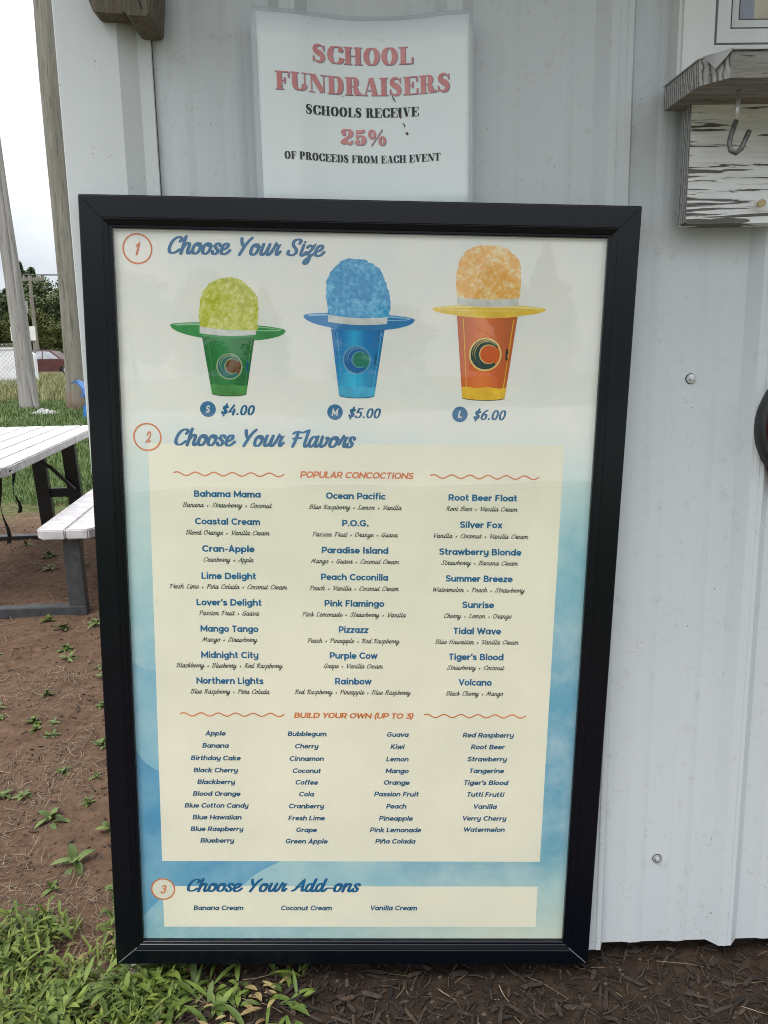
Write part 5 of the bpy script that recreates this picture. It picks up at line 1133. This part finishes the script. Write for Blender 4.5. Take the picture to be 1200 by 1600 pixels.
tag(mc.build('mulch', island(nmat('bark_mulch', (.045,.030,.021), (.125,.085,.058), 55, .95, bs=0, lo=.3, hi=.75), .12, .74)), kind='stuff')
# clods
cl = MB()
for k in range(2600):
    y = -.25+4.5*rg.random()**1.9; d = y+1.44; x = -rg.uniform(.26, .62)*d if rg.random() < .6 or y > .6 else rg.uniform(-.8, 1.0)
    r = rg.uniform(.0015, .007)*(1+.12*y); V2 = [(x+r*a*rg.uniform(.6, 1.2), y+r*b*rg.uniform(.6, 1.2), gz(x, y)+r*c*rg.uniform(.5, .9)) for a, b, c in ((1,0,0),(0,1,0),(-1,0,0),(0,-1,0),(0,0,1),(.5,.5,.7),(-.5,-.4,.7))]
    cl.add(V2, [(0,1,5), (1,4,5), (4,0,5), (1,2,4), (2,3,6), (3,4,6), (4,2,6), (3,0,4)])
tag(cl.build('clods', nmat('dirt_clods', (.055,.037,.026), (.125,.09,.065), 30, .95, bs=0)), kind='stuff')
WEED = [leaf_mat('weed_leaves', (.05,.095,.02), (.12,.18,.045), 14), leaf_mat('weed_leaves_pale', (.085,.14,.04), (.16,.22,.075))]
def leaf(V, F, p, az, el, L, w, fold=.25, droop=.5):
    d = Vector((math.cos(az)*math.cos(el), math.sin(az)*math.cos(el), math.sin(el))); s = Vector((-math.sin(az), math.cos(az), 0)); u = d.cross(s)*-1
    if u.z < 0: u = -u
    i = len(V); m = 5
    for k in range(m+1):
        t = k/m; wv2 = w*math.sin(PI*min(1, t*.92+.06))**.8*(1 if t < 1 else .05); c = p+d*L*t-Vector((0, 0, droop*L*t*t)); 
        V += [c+s*wv2+u*wv2*fold, c, c-s*wv2+u*wv2*fold]
    for k in range(m):
        for j in (0, 1): F.append((i+3*k+j, i+3*k+j+1, i+3*k+j+4, i+3*k+j+3))
def weed_mesh(seed, n, L):
    q = random.Random(seed); V = []; F = []
    for k in range(n):
        az = k*2.4+q.uniform(-.4, .4); el = q.uniform(.15, 1.0); leaf(V, F, Vector((q.gauss(0, .006), q.gauss(0, .006), q.uniform(0, .02))), az, el, L*q.uniform(.55, 1.1), L*q.uniform(.10, .17), q.uniform(.1, .4), q.uniform(.15, .6))
    return V, F
wp_ = []
for i, (n, L) in enumerate(((7, .055), (11, .06), (16, .05), (9, .08))):
    V2, F2 = weed_mesh(40+i, n, L); wp_.append(obj('weed', V2, F2, WEED[i % 2], smooth=True))
spots = [(-.75,.55,1.0,1),(-.80,.40,.9,3),(-.66,.30,.8,0),(-.72,.76,.8,1),(-1.05,.42,.7,0),(-.95,.62,.8,3),(-.83,1.25,1.0,1),(-.95,1.05,.9,2),(-1.15,1.12,.8,0),(-1.25,1.2,.9,2),(-1.3,1.45,.8,2),(-1.12,1.6,.9,1),(-.98,1.65,.8,0),(-1.4,1.9,1.1,2),(-1.5,2.15,1.2,2),(-1.36,2.2,1.2,1),(-1.62,2.25,1.1,2),(-1.2,2.05,.9,0),(-1.55,3.0,1.2,2),(-1.8,3.2,1.3,2),(-1.95,3.1,1.2,1),(-2.05,3.35,1.4,2),(-2.3,3.6,1.3,0),(-1.0,2.5,1,1),(-.78,1.55,1,2),(-.70,1.1,.9,1),(-.9,.85,.6,0),(-1.02,.88,.7,2),(-.82,.30,.7,0),(-1.15,.75,.8,1),(-1.05,1.35,.7,2),(-.62,.48,1.0,2),(-.60,.40,1.0,1),(-.64,.60,.9,2)]
for k in range(46):
    y = .15+2.3*rg.random()**1.3; x = -rg.uniform(.31, .60)*(y+1.44)
    if noise.noise(Vector((x*1.7, y*1.7, 15))) > -.1: spots.append((x, y, rg.uniform(.35, .8), rg.randrange(4)))
first = set()
for x, y, s, k in spots:
    o = wp_[k] if k not in first else wp_[k].copy()
    if k in first: COL.objects.link(o)
    first.add(k); o.location = (x, y, gz(x, y)-.003); o.rotation_euler = (rg.uniform(-.15, .15), rg.uniform(-.15, .15), rg.uniform(0, 6)); o.scale = (s, s, s)
    tag(o, 'small green broadleaf weed growing out of the bare brown dirt', 'weed', 'weeds in the bare dirt')
# lush leafy patch at the lower left
V = []; F = []
def clump(x, y, n, L):
    for k in range(n):
        p = Vector((x+rg.gauss(0, .015), y+rg.gauss(0, .015), gz(x, y)+rg.uniform(.0, .05))); leaf(V, F, p, rg.uniform(0, 6.3), rg.uniform(.1, 1.2), L*rg.uniform(.6, 1.3), L*rg.uniform(.06, .135), rg.uniform(.1, .45), rg.uniform(.1, .9))
n = 0
while n < 470:
    x, y = rg.uniform(-1.05, -.42), rg.uniform(-.30, .32); lim = .07+.05*math.sin(x*14)+.16*noise.noise(Vector((x*5, y*5, 2)))+(.22 if x > -.63 else 0)
    if y > lim or (x > -.60 and y > .0 and rg.random() < .35): continue
    if noise.noise(Vector((x*9, y*9, 7))) < -.16: continue
    clump(x, y, rg.choice((5, 7, 9)), rg.choice((.022, .03, .04, .052))); n += 1
tag(obj('leafy_ground_cover', V, F, leaf_mat('ground_cover_leaves', (.035,.070,.012), (.115,.165,.034), 14), smooth=True), kind='stuff')
V = []; F = []
for k in range(120):
    t = rg.random()**1.4; x = -.52+.40*t; y = rg.uniform(-.26, .02)
    if rg.random() < t*.55: continue
    for j in range(5): leaf(V, F, Vector((x+rg.gauss(0, .01), y+rg.gauss(0, .01), gz(x, y)+.002)), rg.uniform(0, 6.3), rg.uniform(.1, .9), rg.uniform(.03, .085), rg.uniform(.0035, .0075), rg.uniform(.2, .5), rg.uniform(.2, .7))
tag(obj('grass_tufts', V, F, WEED[0], smooth=True), kind='stuff')
V = []; F = []
for k in range(1700):
    x, y = rg.uniform(-1.05, -.45), rg.uniform(-.30, .16)
    if noise.noise(Vector((x*7, y*7, 12))) < -.15: continue
    leaf(V, F, Vector((x, y, gz(x, y)+.004)), rg.uniform(0, 6.3), rg.uniform(.5, 1.4), rg.uniform(.04, .10), rg.uniform(.0016, .0036), .3, rg.uniform(.2, .8))
tag(obj('grass_blades', V, F, leaf_mat('fresh_grass', (.075,.12,.02), (.17,.22,.06)), smooth=True), kind='stuff')
V = []; F = []
for k in range(170):
    x, y = rg.uniform(-1.05, -.2), rg.uniform(-.28, .2)
    leaf(V, F, Vector((x, y, gz(x, y)+rg.uniform(.004, .03))), rg.uniform(0, 6.3), rg.uniform(-.1, .5), rg.uniform(.02, .045), rg.uniform(.003, .006), .3, rg.uniform(.2, .5))
tag(obj('dead_leaves', V, F, nmat('withered_leaves', (.16,.10,.04), (.33,.26,.11), 20, .8, bs=0), smooth=True), kind='stuff')
wc = MB()
wx, wy_ = -.515, .0
wc.prism([(-.012, -.045), (.010, -.05), (.016, -.01), (.006, .035), (-.008, .045), (-.017, .01)], 0, .010, 'z', M=Matrix.Translation((wx, wy_, gz(wx, wy_)+.012)) @ Matrix.Rotation(.35, 4, 'Z') @ Matrix.Rotation(.25, 4, 'X'))
tag(wc.build('wood_chip', nmat('pale_split_wood', (.34,.27,.2), (.5,.42,.33), 50, .8, (1,8,1))), 'pale split wood chip lying in the grass below the board corner', 'wood chip')
